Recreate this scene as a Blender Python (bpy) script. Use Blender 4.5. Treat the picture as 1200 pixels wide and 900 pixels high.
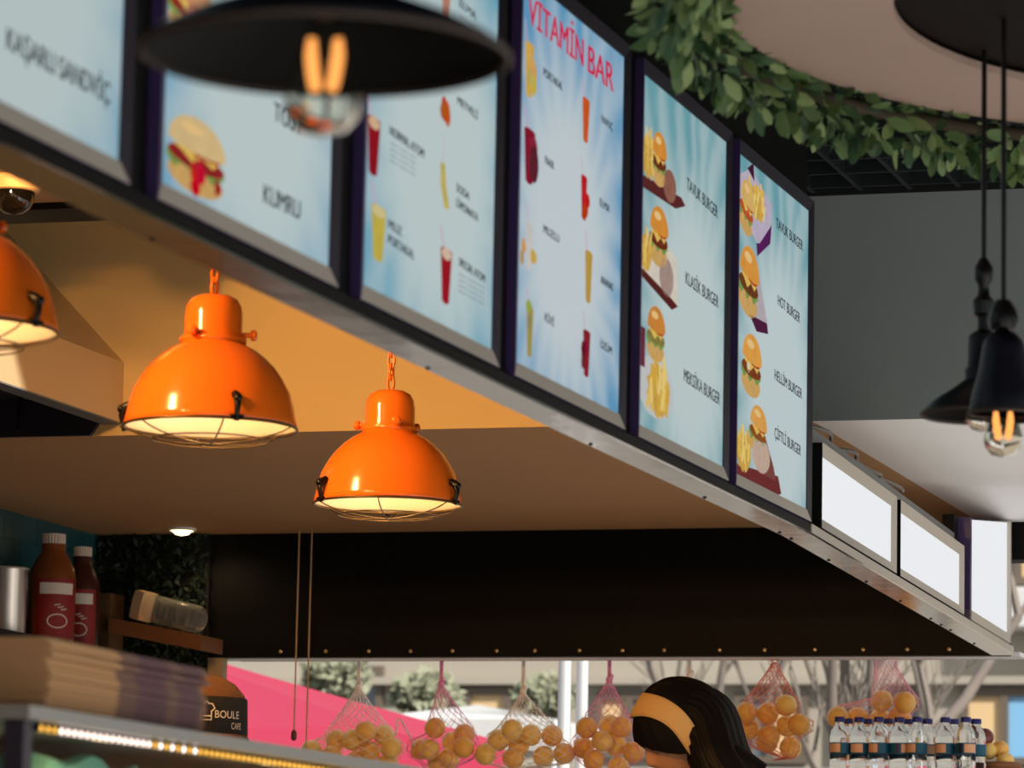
import bpy, bmesh, math, random
from mathutils import Vector, Matrix
random.seed(7)
scene = bpy.context.scene
C = scene.collection
for o in list(bpy.data.objects): bpy.data.objects.remove(o)
H = 1.05            # height of the camera above the floor; everything below is written relative to it

# ------------------------------------------------------------------ camera
cam = bpy.data.cameras.new('camera'); cam_o = bpy.data.objects.new('camera', cam); C.objects.link(cam_o)
right = Vector((0.95646933, 0.29117517, 0.01958162)); down = Vector((-0.02288061, 0.1417134, -0.98964326)); fwd = Vector((-0.29093452, 0.94611539, 0.14220679))
m = Matrix.Identity(4)
for i in range(3):
    m[i][0] = right[i]; m[i][1] = -down[i]; m[i][2] = -fwd[i]
m[2][3] = H
cam_o.matrix_world = m
cam.sensor_width = 36.0; cam.lens = 4640 / 1200 * 36; cam.clip_end = 300
cam.dof.use_dof = True; cam.dof.focus_distance = 9.3; cam.dof.aperture_fstop = 8.0
scene.camera = cam_o
# ------------------------------------------------------------------ world, sun, view
w = bpy.data.worlds.new('overcast_sky'); scene.world = w; w.use_nodes = True
bg = w.node_tree.nodes['Background']; bg.inputs[0].default_value = (0.86, 0.93, 1.0, 1); bg.inputs[1].default_value = 0.8
sun = bpy.data.lights.new('sun', 'SUN'); sun.energy = 7.2; sun.angle = math.radians(3); sun.color = (1, .96, .90)
sun_o = bpy.data.objects.new('sun', sun); C.objects.link(sun_o); sun_o.rotation_euler = Vector((-.72, .42, -.56)).to_track_quat('-Z', 'Y').to_euler()
vs = scene.view_settings; vs.view_transform = 'Standard'; vs.look = 'None'; vs.exposure = 0.0; vs.gamma = 1.0; vs.use_curve_mapping = False

# ------------------------------------------------------------------ materials
def srgb(r, g, b):
    f = lambda c: (c / 255 / 12.92) if c / 255 <= .04045 else ((c / 255 + .055) / 1.055) ** 2.4
    return (f(r), f(g), f(b), 1)
MATS = {}
def mat(name, col, rough=.5, metal=0, var=0, scale=20, bump=0, spec=.5, trans=0, ior=1.45, coat=0, emit=0, alpha=1):
    if name in MATS: return MATS[name]
    mt = bpy.data.materials.new(name); mt.use_nodes = True; nt = mt.node_tree; b = nt.nodes['Principled BSDF']
    b.inputs['Base Color'].default_value = col; b.inputs['Roughness'].default_value = rough; b.inputs['Metallic'].default_value = metal
    b.inputs['Specular IOR Level'].default_value = spec; b.inputs['Transmission Weight'].default_value = trans; b.inputs['IOR'].default_value = ior
    b.inputs['Coat Weight'].default_value = coat; b.inputs['Alpha'].default_value = alpha
    if emit: b.inputs['Emission Color'].default_value = col; b.inputs['Emission Strength'].default_value = emit
    if var or bump:
        tc = nt.nodes.new('ShaderNodeTexCoord'); no = nt.nodes.new('ShaderNodeTexNoise'); no.inputs['Scale'].default_value = scale; no.inputs['Detail'].default_value = 6
        nt.links.new(tc.outputs['Object'], no.inputs['Vector'])
        if var:
            mx = nt.nodes.new('ShaderNodeMix'); mx.data_type = 'RGBA'
            mx.inputs[6].default_value = tuple(c * (1 - var) for c in col[:3]) + (1,); mx.inputs[7].default_value = tuple(min(1, c * (1 + var)) for c in col[:3]) + (1,)
            nt.links.new(no.outputs['Fac'], mx.inputs[0]); nt.links.new(mx.outputs[2], b.inputs['Base Color'])
        if bump:
            bp = nt.nodes.new('ShaderNodeBump'); bp.inputs['Strength'].default_value = bump; bp.inputs['Distance'].default_value = .01
            nt.links.new(no.outputs['Fac'], bp.inputs['Height']); nt.links.new(bp.outputs[0], b.inputs['Normal'])
    MATS[name] = mt; return mt
def emat(name, col, strength=1, var=0, scale=60):
    if name in MATS: return MATS[name]
    mt = bpy.data.materials.new(name); mt.use_nodes = True; nt = mt.node_tree; nt.nodes.clear()
    out = nt.nodes.new('ShaderNodeOutputMaterial'); e = nt.nodes.new('ShaderNodeEmission'); e.inputs[0].default_value = col; e.inputs[1].default_value = strength
    nt.links.new(e.outputs[0], out.inputs[0])
    if var:
        tc = nt.nodes.new('ShaderNodeTexCoord'); no = nt.nodes.new('ShaderNodeTexNoise'); no.inputs['Scale'].default_value = scale
        mx = nt.nodes.new('ShaderNodeMix'); mx.data_type = 'RGBA'
        mx.inputs[6].default_value = tuple(c * (1 - var) for c in col[:3]) + (1,); mx.inputs[7].default_value = tuple(min(1, c * (1 + var)) for c in col[:3]) + (1,)
        nt.links.new(tc.outputs['Object'], no.inputs['Vector']); nt.links.new(no.outputs['Fac'], mx.inputs[0]); nt.links.new(mx.outputs[2], e.inputs[0])
    MATS[name] = mt; return mt

M = dict(
 black=mat('black_paint', srgb(11, 10, 9), .55, spec=.15), black_matt=mat('black_matt', srgb(15, 15, 16), .8, var=.2),
 purple=mat('purple_plastic', srgb(58, 42, 84), .4), alu=mat('brushed_aluminium', srgb(196, 186, 174), .5, .35, var=.06, scale=90),
 alu_dark=mat('dark_anodised_aluminium', srgb(58, 52, 62), .4, .6), steel=mat('stainless_steel', srgb(206, 200, 196), .13, 1, bump=.12, scale=9),
 grey_metal=mat('grey_sheet_metal', srgb(120, 120, 120), .5, .3), cream=mat('cream_paint', srgb(226, 192, 130), .75, var=.05, scale=4),
 white_paint=mat('white_paint', srgb(246, 244, 242), .8, var=.04, scale=3), grey_paint=mat('grey_paint', srgb(142, 149, 147), .8, var=.08, scale=5),
 ceil_beige=mat('beige_ceiling_paint', srgb(200, 165, 120), .8), floor=mat('floor_stone', srgb(206, 204, 200), .5, var=.15, scale=6),
 orange=mat('orange_enamel', srgb(240, 116, 30), .17, var=.02), enamel=mat('cream_enamel', srgb(250, 232, 200), .35),
 wire=mat('dark_bronze_wire', srgb(110, 88, 58), .35, .8), clip=mat('black_clip', srgb(22, 20, 20), .3, .4), navy=mat('navy_black_enamel', srgb(7, 9, 20), .4, spec=.3),
 inside_black=mat('black_enamel_inside', srgb(4, 4, 4), .6, spec=.1), brass=mat('aged_brass', srgb(226, 196, 140), .3, .6),
 glass=mat('clear_glass', (1, 1, 1, 1), .02, trans=1, ior=1.45), thin_glass=mat('pane_glass', (.95, 1, .98, 1), .02, trans=1, ior=1.02),
 filament=emat('filament_glow', srgb(255, 168, 90), 1.5), bulb_lit=emat('lit_bulb', srgb(255, 225, 170), 4), spot_lit=emat('lit_downlight', srgb(255, 226, 170), 5),
 leaf=mat('leaf_green', srgb(88, 114, 64), .55, var=.25, scale=30), leaf_pale=mat('leaf_pale_green', srgb(122, 140, 88), .55, var=.2, scale=30), leaf_deep=mat('leaf_deep_green', srgb(52, 82, 48), .55, var=.25, scale=30),
 ring=mat('pinkish_plaster', srgb(168, 142, 130), .55, var=.08, scale=4), stem=mat('brown_stem', srgb(60, 50, 34), .8),
 tile=mat('teal_glazed_tile', srgb(40, 84, 90), .25, var=.15, scale=5), grout=mat('grey_grout', srgb(96, 110, 108), .9),
 hedge=mat('dark_hedge_leaf', srgb(26, 40, 24), .6, var=.3, scale=40), wood=mat('brown_wood', srgb(130, 82, 46), .6, var=.2, scale=14),
 tan=mat('tan_frame', srgb(170, 140, 105), .6), pink=mat('pink_canvas', srgb(158, 36, 64), .8, var=.05, scale=3),
 kraft=mat('kraft_board', srgb(186, 140, 92), .8, var=.08, scale=25), post=mat('pale_grey_post', srgb(205, 205, 205), .4, .3),
 skin=mat('warm_skin', srgb(222, 160, 118), .5), hair=mat('black_hair', srgb(18, 12, 10), .6, spec=.2, var=.3, scale=60), band=mat('mustard_fabric', srgb(240, 190, 116), .8, bump=.3, scale=120),
 shirt=mat('dark_shirt', srgb(34, 34, 40), .9), trousers=mat('black_trousers', srgb(24, 24, 28), .9),
 orange_fruit=mat('orange_peel', srgb(255, 208, 116), .42, var=.1, scale=18, bump=.15), orange_fruit_b=mat('orange_peel_deep', srgb(254, 190, 98), .42, var=.12, scale=18, bump=.15),
 net_white=mat('white_net', srgb(240, 232, 228), .6), net_pink=mat('pink_net', srgb(236, 150, 196), .6), net_red=mat('salmon_net', srgb(236, 140, 120), .6), net_rose=mat('rose_net', srgb(240, 176, 198), .6),
 bottle=mat('clear_bottle_plastic', (.97, .99, 1, 1), .04, trans=1, ior=1.2), cap_blue=mat('dark_blue_cap', srgb(34, 40, 120), .4), label_blue=mat('teal_blue_label', srgb(22, 84, 112), .5),
 label_navy=mat('navy_label', srgb(26, 34, 66), .5), label_orange=mat('pale_orange_label', srgb(226, 170, 130), .5),
 facade=mat('facade_stone', srgb(158, 149, 134), .9, var=.08, scale=1.5), pane=mat('window_pane', srgb(88, 96, 104), .15, spec=.8), pane_blue=mat('blue_window_pane', srgb(120, 170, 206), .15), pane_tan=mat('tan_window_blind', srgb(206, 174, 128), .7),
 win_frame=mat('brown_window_frame', srgb(96, 84, 72), .6), bark=mat('grey_bark', srgb(110, 100, 92), .9, var=.2, scale=8), pave=mat('street_paving', srgb(118, 114, 108), .9, var=.1, scale=2),
 led_white=emat('led_white', srgb(255, 228, 215), 4), led_yellow=emat('led_yellow', srgb(255, 186, 80), 2.2),
 jug=mat('caramel_plastic', srgb(150, 80, 34), .3, trans=.25), jug_dark=mat('chocolate_plastic', srgb(72, 34, 26), .3), jug_cap=mat('white_ribbed_cap', srgb(226, 208, 190), .5), jug_label=mat('red_label', srgb(148, 34, 32), .5), print_white=mat('white_print', srgb(236, 224, 210), .6), 
 cloth=mat('teal_paper', srgb(116, 176, 160), .8), straw=mat('woven_straw', srgb(112, 74, 42), .85, var=.35, scale=160, bump=.6), lid=mat('beige_lid', srgb(214, 180, 140), .5), string=mat('tan_string', srgb(196, 160, 120), .8),
 shrub=mat('shrub_leaf', srgb(128, 130, 106), .7, var=.2, scale=10), white_canvas=mat('white_canvas', srgb(196, 194, 190), .8))
INK = emat('print_ink', srgb(24, 26, 32), 1)

# ------------------------------------------------------------------ mesh helpers
class MB:
    def __init__(s): s.v = []; s.f = []; s.mi = []
    def add(s, vs, fs, mi=0):
        n = len(s.v); s.v += [tuple(v) for v in vs]; s.f += [tuple(i + n for i in f) for f in fs]; s.mi += [mi] * len(fs); return s
    def box(s, x0, x1, y0, y1, z0, z1, mi=0):
        return s.add([(x, y, z) for z in (z0, z1) for y in (y0, y1) for x in (x0, x1)], [(0, 2, 3, 1), (4, 5, 7, 6), (0, 1, 5, 4), (2, 6, 7, 3), (0, 4, 6, 2), (1, 3, 7, 5)], mi)
    def hexa(s, bot, top, mi=0):
        return s.add(list(bot) + list(top), [(3, 2, 1, 0), (4, 5, 6, 7), (0, 1, 5, 4), (1, 2, 6, 5), (2, 3, 7, 6), (3, 0, 4, 7)], mi)
    def lathe(s, prof, n=32, c=(0, 0, 0), mi=0, a0=0, a1=2 * math.pi, closed=True, sx=1, sy=1):
        vs = []; k = n if closed else n + 1
        for r, z in prof:
            for i in range(k):
                a = a0 + (a1 - a0) * i / n; vs.append((c[0] + r * math.cos(a) * sx, c[1] + r * math.sin(a) * sy, c[2] + z))
        fs = []
        for j in range(len(prof) - 1):
            for i in range(n):
                i2 = (i + 1) % k; fs.append((j * k + i, j * k + i2, (j + 1) * k + i2, (j + 1) * k + i))
        return s.add(vs, fs, mi)
    def disc(s, r, c, n=24, up=True, mi=0, sx=1, sy=1):
        vs = [(c[0] + r * sx * math.cos(2 * math.pi * i / n), c[1] + r * sy * math.sin(2 * math.pi * i / n), c[2]) for i in range(n)]
        return s.add(vs, [tuple(range(n)) if up else tuple(reversed(range(n)))], mi)
    def tube(s, pts, r, n=6, closed=False, mi=0, caps=True):
        pts = [Vector(p) for p in pts]; k = len(pts); vs = []; ref = None
        for i, p in enumerate(pts):
            a = pts[(i - 1) % k] if (closed or i > 0) else p; b = pts[(i + 1) % k] if (closed or i < k - 1) else p
            t = (b - a).normalized() if (b - a).length > 1e-9 else Vector((0, 0, 1))
            if ref is None:
                ref = Vector((0, 0, 1)) if abs(t.z) < .9 else Vector((1, 0, 0))
            u = (ref - t * ref.dot(t))
            u = u.normalized() if u.length > 1e-6 else t.orthogonal().normalized()
            ref = u; v = t.cross(u); rr = r[i] if isinstance(r, (list, tuple)) else r
            vs += [p + (u * math.cos(2 * math.pi * j / n) + v * math.sin(2 * math.pi * j / n)) * rr for j in range(n)]
        fs = []
        for i in range(k if closed else k - 1):
            i2 = (i + 1) % k
            for j in range(n):
                j2 = (j + 1) % n; fs.append((i * n + j, i * n + j2, i2 * n + j2, i2 * n + j))
        if not closed and caps: fs += [tuple(reversed(range(n))), tuple((k - 1) * n + j for j in range(n))]
        return s.add(vs, fs, mi)
    def ball(s, c, r, n=16, m_=10, mi=0, sx=1, sy=1, sz=1):
        vs = [(c[0], c[1], c[2] - r * sz)]
        for j in range(1, m_):
            a = -math.pi / 2 + math.pi * j / m_
            vs += [(c[0] + r * sx * math.cos(a) * math.cos(2 * math.pi * i / n), c[1] + r * sy * math.cos(a) * math.sin(2 * math.pi * i / n), c[2] + r * sz * math.sin(a)) for i in range(n)]
        vs.append((c[0], c[1], c[2] + r * sz)); fs = []
        for i in range(n): fs.append((0, 1 + (i + 1) % n, 1 + i))
        for j in range(m_ - 2):
            for i in range(n): i2 = (i + 1) % n; b = 1 + j * n; fs.append((b + i, b + i2, b + n + i2, b + n + i))
        b = 1 + (m_ - 2) * n; t = len(vs) - 1
        for i in range(n): fs.append((b + i, b + (i + 1) % n, t))
        return s.add(vs, fs, mi)
    def mesh(s, name, mats, smooth=0):
        me = bpy.data.meshes.new(name); me.from_pydata(s.v, [], s.f)
        for mt in (mats if isinstance(mats, (list, tuple)) else [mats]): me.materials.append(mt)
        if any(s.mi): me.polygons.foreach_set('material_index', s.mi)
        if smooth:
            me.polygons.foreach_set('use_smooth', [True] * len(me.polygons)); me.set_sharp_from_angle(angle=math.radians(smooth))
        me.update(); return me
    def build(s, name, mats, parent=None, loc=(0, 0, 0), rot=(0, 0, 0), smooth=0):
        return link(name, s.mesh(name, mats, smooth), parent, loc, rot)
def link(name, data, parent=None, loc=(0, 0, 0), rot=(0, 0, 0)):
    o = bpy.data.objects.new(name, data); C.objects.link(o); o.parent = parent; o.location = loc; o.rotation_euler = rot; return o
def tag(o, label=None, cat=None, group=None, kind=None):
    if label: o['label'] = label
    if cat: o['category'] = cat
    if group: o['group'] = group
    if kind: o['kind'] = kind
    return o
def thing(name, label, cat, loc=(0, 0, 0), rot=(0, 0, 0), group=None): return tag(link(name, None, None, loc, rot), label, cat, group)
def struct(name, mb, mt, label=None, smooth=0):
    return tag(mb.build(name, mt, smooth=smooth), label, None, None, 'structure')
def light(name, kind, loc, energy, col, parent=None, size=.02, rot=(0, 0, 0), **kw):
    l = bpy.data.lights.new(name, kind); l.energy = energy; l.color = col
    if kind in ('POINT', 'SPOT'): l.shadow_soft_size = size
    for k, v in kw.items(): setattr(l, k, v)
    return link(name, l, parent, loc, rot)
def copy_tree(o, parent=None):
    c = o.copy(); C.objects.link(c); c.parent = parent
    for ch in list(o.children): copy_tree(ch, c)
    return c

# ------------------------------------------------------------------ the room
FL = -H; YB = 9.006; YK = 11.25; ZS = 1.2485; XT = -4.777; ZC = 1.79
struct('floor', MB().box(-1.9, 9, -6, 11.5, FL - .1, FL), M['floor'], 'pale stone floor of the food hall')
struct('floor_kitchen', MB().box(-5, -1.9, -6, 11.5, FL - .1, FL), mat('kitchen_floor', srgb(176, 112, 66), .6, var=.15, scale=8), 'brown kitchen floor')
wl = struct('wall_left', MB().box(XT - .08, XT - .008, .5, YK + .05, FL, 1.9), M['grout'], 'kitchen side wall faced with teal glazed tiles')
tm = MB().box(0, .008, .0015, .2385, .0015, .0785).mesh('tile', M['tile'])
for r in range(8):
    for c in range(12):
        y1 = YK - .24 * c - (.12 if r % 2 else 0)
        if y1 - .24 < 8.5: continue
        link('tile', tm, wl, (XT - .008, y1 - .24, ZS - .08 * (r + 1)))
for i in range(4): struct('trim_%d' % (6 + i), MB().box(2.1, 2.3, -3.8 + 4.9 * i, -3.6 + 4.9 * i, FL, ZC + .28), M['white_paint'], 'square column on the open terrace side')
struct('wall_back', MB().box(XT, -2.2, YB, YB + .05, ZS, 1.86), M['cream'], 'cream painted bulkhead wall behind the orange lamps')
struct('wall_bulkhead', MB().box(-2.2, 2.3, YB, YB + .05, ZS, ZC - .005), M['grey_paint'], 'grey painted bulkhead wall right of the menu boards')
struct('ceiling_kitchen_soffit', MB().box(XT, -2.03, YB + .05, YK, ZS, ZS + .03).box(XT, -2.03, YB, YB + .05, ZS - .0005, ZS), mat('soffit_warm_shade', srgb(196, 152, 104), .75, var=.05, scale=3), 'soffit over the back of the kitchen, its dim warm light painted in tan')  # tan base colour stands in for the dim warm light on this soffit
struct('ceiling_soffit', MB().box(-2.03, 2.3, YB + .05, YK, ZS, ZS + .03).box(-2.03, 2.3, YB, YB + .05, ZS - .0005, ZS), M['white_paint'], 'white dropped soffit behind the bulkhead')
struct('ceiling_kitchen', MB().box(XT, -1.87, .5, 7.82, 1.60, 1.64), M['ceil_beige'], 'beige low ceiling over the kitchen')
struct('trim_1', MB().box(XT, -1.87, 7.82, 7.97, 1.585, 1.66).box(XT, -1.87, 7.97, YB, 1.86, 1.9), M['black_matt'], 'black beam closing the kitchen ceiling')
# black slat ceiling over the customers
cl = struct('ceiling', MB().box(-2.2, 2.3, -4, YB, ZC + .28, ZC + .32), M['black_matt'], 'black open-cell grid ceiling')
slat_m = mat('black_slat', srgb(26, 32, 35), .5)
sy = MB().box(-.006, .006, 0, 6.99, 0, .04).mesh('slat', slat_m); sx = MB().box(0, 4.36, -.006, .006, 0, .04).mesh('slat', slat_m)
for i in range(38): link('slat', sy, cl, (-2.03 + .1165 * i, 2.0, ZC))
for j in range(44): link('slat', sx, cl, (-2.1, YB - .06 - .16 * j, ZC + .002))
struct('trim_11', MB().box(-2.2, 2.3, YB - .01, YB + .05, ZC - .005, ZC + .3), M['black_matt'], 'black closing strip above the grey bulkhead wall')
# closed behind the kitchen, open street side and open behind the camera
struct('wall_kitchen_rear', MB().box(XT, -2.6, .4, .5, FL, 1.9), M['cream'], 'rear wall of the kitchen')
bp = struct('wall_street', MB().box(-4.41, -1.955, YK, YK + .04, .871, ZS + .3), M['black'], 'black fascia panel over the street opening')
sc = MB().ball((0, 0, 0), .0055, 8, 6, sy=.6).mesh('screw', M['brass'], 40)
for px in (278, 335, 389, 441, 493, 547, 594, 648, 700, 750, 816, 869, 928, 984, 1035, 1083, 1128, 1140):
    link('screw', sc, bp, (-4.175 + (px - 278) * .002542, YK - .001, .889))
struct('trim_2', MB().box(-4.44, -1.93, YK + .04, YK + .16, .872, .884), M['white_paint'], 'pale board closing the underside of the black panel')
struct('trim_3', MB().box(-1.99, 2.3, YK - .06, YK + .05, 1.14, 1.7), M['black'], 'black beam over the street opening on the customers side')
struct('wall_rear_upper', MB().box(XT, -4.41, YK - .01, YK + .05, .60, ZS + .3), M['black_matt'], 'black wall behind the hedge panel')
struct('wall_rear_pier', MB().box(XT, -4.41, YK - .01, YK + .05, FL, .60).box(-4.41, -4.362, YK, YK + .04, FL, .871), M['tan'], 'tan pier beside the street opening')
# hedge facing
hb = MB()
for i in range(2600):
    p = Vector((random.uniform(XT + .01, -4.415), YK - .012 - random.random() * .03, random.uniform(.62, ZS - .005))); s = random.uniform(.008, .016)
    d = Vector((random.uniform(-1, 1), random.uniform(-1, .1), random.uniform(-1, 1))).normalized(); e = d.orthogonal().normalized()
    hb.add([p, p + d * s + e * s * .45, p + d * s * 2, p + d * s - e * s * .45], [(0, 1, 2, 3)])
hg = hb.build('hedge_panel', M['hedge']); tag(hg, 'dark artificial hedge panel in the corner behind the plastic jar', 'hedge', None, 'stuff')

# ------------------------------------------------------------------ fascia carrying the menu boards
fa = struct('trim_4', MB().box(-1.862, -1.816, .6, 7.985, .893, ZC + .3).box(-1.862, -1.802, .6, 7.985, .8735, .893), M['black'], 'black fascia carrying the menu boards')
for a, b in ((.6, 3.2), (3.2, 5.6), (5.6, 7.968)): MB().box(-1.863, -1.800, a + .001, b - .001, .869, .8735).build('steel_plate', M['steel'], fa)
struct('trim_10', MB().hexa([(-1.890, 7.97, 1.10), (-1.862, 7.97, 1.10), (-2.09, YB, 1.10), (-2.115, YB, 1.10)], [(-1.890, 7.97, ZC + .28), (-1.862, 7.97, ZC + .28), (-2.09, YB, ZC + .28), (-2.115, YB, ZC + .28)]), M['black_matt'], 'added black light blocker between the last menu board and the bulkhead wall')  # added panel, hidden edge-on from the camera, keeps kitchen light off the grey wall
def sx2(y): return -1.800 - .042 * (y - 7.985)
def seg(y0, y1, d0, d1, z0, z1, mi=0, mb=None):
    mb = mb or MB()
    q = lambda z: [(sx2(y0) - d1, y0, z), (sx2(y0) - d0, y0, z), (sx2(y1) - d0, y1, z), (sx2(y1) - d1, y1, z)]
    return mb.hexa(q(z0), q(z1), mi)
fb = tag(seg(7.988, 10.24, .03, .062, .893, 1.115).build('trim_5', M['grey_metal']), 'grey metal fascia carrying the small blank light boxes', None, None, 'structure')
seg(10.24, 11.22, .03, .062, .893, 1.165).build('end_plate', M['black'], fb)
seg(7.988, 11.22, .0, .062, .8735, .893).build('ledge', M['alu'], fb)
for a, b in ((7.97, 10.22), (10.22, 11.22)): seg(a + .001, b - .001, -.001, .063, .869, .8735).build('steel_plate', M['steel'], fb)
sc2 = MB().ball((0, 0, 0), .0045, 8, 6, sz=.6).mesh('screw', M['clip'], 40)
for y in (8.05, 8.5, 9.0, 9.5, 10.0, 10.18, 10.35, 10.8): link('screw', sc2, fb, (sx2(y) - .055, y, .869))
for y in (3.6, 4.5, 5.6, 6.5, 7.3, 7.93): link('screw', sc2, fa, (-1.855, y, .869))
cab = [(sx2(y) - .04 + .012 * math.sin(y * 19), y, 1.119 + .012 * abs(math.sin(y * 7))) for y in [8.05 + .04 * i for i in range(34)]]
tag(MB().tube(cab, .005, 6).build('power_cable', mat('grey_cable', srgb(120, 112, 104), .5), smooth=60), 'loose grey cable lying along the top of the blank light boxes', 'cable')

def face_mat(name, white, blue, cy, cz, rmin, rmax, rays=11, phase=0):
    mt = bpy.data.materials.new(name); mt.use_nodes = True; nt = mt.node_tree; nt.nodes.clear(); N = nt.nodes.new; L = nt.links.new
    out = N('ShaderNodeOutputMaterial'); e = N('ShaderNodeEmission'); L(e.outputs[0], out.inputs[0])
    tc = N('ShaderNodeTexCoord'); sp = N('ShaderNodeSeparateXYZ'); L(tc.outputs['Object'], sp.inputs[0])
    def mth(op, a, b=None):
        n = N('ShaderNodeMath'); n.operation = op
        for i, q in enumerate((a, b)):
            if q is None: continue
            if isinstance(q, (int, float)): n.inputs[i].default_value = q
            else: L(q, n.inputs[i])
        return n.outputs[0]
    dy = mth('SUBTRACT', sp.outputs[1], cy); dz = mth('SUBTRACT', sp.outputs[2], cz)
    r = mth('SQRT', mth('ADD', mth('MULTIPLY', dy, dy), mth('MULTIPLY', dz, dz))); ang = mth('ARCTAN2', dz, dy)
    no = N('ShaderNodeTexNoise'); no.inputs['Scale'].default_value = 5; L(tc.outputs['Object'], no.inputs['Vector'])
    ray = mth('ADD', mth('MULTIPLY', mth('SINE', mth('ADD', mth('MULTIPLY', ang, rays), mth('MULTIPLY', no.outputs['Fac'], 9))), .22), .86)
    ray = mth('MULTIPLY', ray, mth('ADD', mth('MULTIPLY', no.outputs['Fac'], 1.2), .3))
    mr = N('ShaderNodeMapRange'); mr.interpolation_type = 'SMOOTHSTEP'; L(r, mr.inputs[0]); mr.inputs[1].default_value = rmin; mr.inputs[2].default_value = rmax
    fac = mth('MULTIPLY', mr.outputs[0], ray); mx = N('ShaderNodeMix'); mx.data_type = 'RGBA'; mx.clamp_factor = True
    L(fac, mx.inputs[0]); mx.inputs[6].default_value = white; mx.inputs[7].default_value = blue; L(mx.outputs[2], e.inputs[0]); return mt
BW, BH = .657, .675; FR = .024
def rails(t, wd, ht, depth, mats):
    # four bevelled snap-frame rails around a board lying in the local y-z plane, front towards +x
    def rail(p, mt):
        mb = MB(); outer0, outer1, in1, in0 = p; d = depth
        vs = [(0,) + outer0, (0,) + outer1, (d, ) + outer1, (d, ) + outer0, (d * .7,) + in0, (d * .7,) + in1, (0,) + in0, (0,) + in1]
        mb.add(vs, [(0, 1, 2, 3), (3, 2, 5, 4), (4, 5, 7, 6), (0, 6, 7, 1), (0, 3, 4, 6), (1, 7, 5, 2)]); mb.mi[0] = 1; mb.build('frame_rail', [mt, M['purple' if depth < .02 else 'black']], t)
    f = FR
    rail(((0, 0), (wd, 0), (wd - f, f), (f, f)), mats[0]); rail(((wd, 0), (wd, ht), (wd - f, ht - f), (wd - f, f)), mats[1])
    rail(((wd, ht), (0, ht), (f, ht - f), (wd - f, ht - f)), mats[2]); rail(((0, ht), (0, 0), (f, f), (f, ht - f)), mats[3])
BY = [1.8 * v for v in (2.0185, 2.4315, 2.848, 3.2578, 3.67, 4.0679)]
BL = ['nearest menu board with dark sandwich lettering, cut by the left picture edge', 'menu board with one big sandwich picture, partly behind the black bulb lamp',
      'menu board with red drinks and small captions, left of the red headed board', 'menu board with the large red vitamin bar heading and rows of juices',
      'menu board with three burgers and fries stacked down its left side', 'farthest menu board with four burgers, against the grey wall']
WH = srgb(180, 194, 194); BLU = srgb(92, 148, 176); TEAL = srgb(100, 150, 160)
FM = [face_mat('lit_print_1', srgb(176, 190, 190), BLU, .30, .22, .20, .46, 22, 1), face_mat('lit_print_2', WH, srgb(88, 148, 180), .36, .22, .15, .42, 20, .4),
      face_mat('lit_print_3', WH, srgb(92, 152, 176), .36, .28, .17, .42, 18, 2), face_mat('lit_print_4', srgb(186, 196, 200), srgb(90, 144, 180), .30, .27, .14, .40, 24, .7),
      face_mat('lit_print_5', WH, TEAL, .38, .24, .16, .40, 24, 0), face_mat('lit_print_6', srgb(182, 196, 198), TEAL, .38, .22, .18, .42, 24, 1.2)]
boards = []
for k in range(6):
    t = thing('menu_board', BL[k], 'menu board', (-1.8155, BY[k], .8955), group='backlit menu boards along the fascia')
    MB().box(0, .008, .003, BW - .003, .003, BH - .003).build('housing', M['black'], t)
    rails(t, BW, BH, .017, (M['alu'], M['alu_dark'], M['alu_dark'], M['purple']))
    face = MB().box(.0075, .0095, FR - .002, BW - FR + .002, FR - .002, BH - FR + .002).build('lit_panel', FM[k], t)
    boards.append(face)
# ---- prints on the lit panels
def shape(k, name, pts, col, layer=1, var=0, scale=60):
    x = .0096 + .0003 * layer
    mt = emat('print_%02x%02x%02x_%s' % tuple([int(c) for c in col] + ['v' if var else 'p']), srgb(*col), .76, var * 1.6, scale)
    me = bpy.data.meshes.new(name); me.from_pydata([(x, p[0], p[1]) for p in pts], [], [tuple(range(len(pts)))]); me.materials.append(mt)
    return link(name, me, boards[k])
def ell(cx, cy, rx, ry, a0=0, a1=360, n=20, wob=0):
    return [(cx + rx * math.cos(math.radians(a0 + (a1 - a0) * i / n)) * (1 + wob * math.sin(i * 2.7)), cy + ry * math.sin(math.radians(a0 + (a1 - a0) * i / n)) * (1 + wob * math.cos(i * 3.1))) for i in range(n if a1 - a0 == 360 else n + 1)]
def text(k, s, u0, v0, u1, v1, h, col=None, name='caption', bold=.0016):
    cu = bpy.data.curves.new('t', 'FONT'); cu.body = s; cu.size = 1
    to = bpy.data.objects.new('t', cu); C.objects.link(to); dg = bpy.context.evaluated_depsgraph_get(); me = bpy.data.meshes.new_from_object(to.evaluated_get(dg)); bpy.data.objects.remove(to)
    xs = [v.co.x for v in me.vertices]; ys = [v.co.y for v in me.vertices]; xa, xb, ya, yb = min(xs), max(xs), 0, max(ys)
    for v in me.vertices:
        a = (v.co.x - xa) / (xb - xa); b = v.co.y / .72; v.co = (.0101, u0 + a * (u1 - u0), v0 + a * (v1 - v0) + b * h)
    if bold:
        bt = bmesh.new(); bt.from_mesh(me); g = bmesh.ops.duplicate(bt, geom=bt.verts[:] + bt.edges[:] + bt.faces[:])['geom']; bmesh.ops.translate(bt, verts=[q for q in g if isinstance(q, bmesh.types.BMVert)], vec=(.00005, bold, 0)); bt.to_mesh(me); bt.free()
    me.name = name; me.materials.clear(); me.materials.append(INK if col is None else emat('print_text_%d' % col[0], srgb(*col), 1)); return link(name, me, boards[k])
def lines(k, u0, u1, v1, n, step):
    for i in range(n):
        text(k, 'xxxxxx xxx xxxxx'.replace('x', 'mnaeriu'[i % 7]) if False else 'aeirn nurem sina', u0, v1 - step * i, u1, v1 - step * i, .006, (120, 124, 128), 'small_print', 0)
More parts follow.
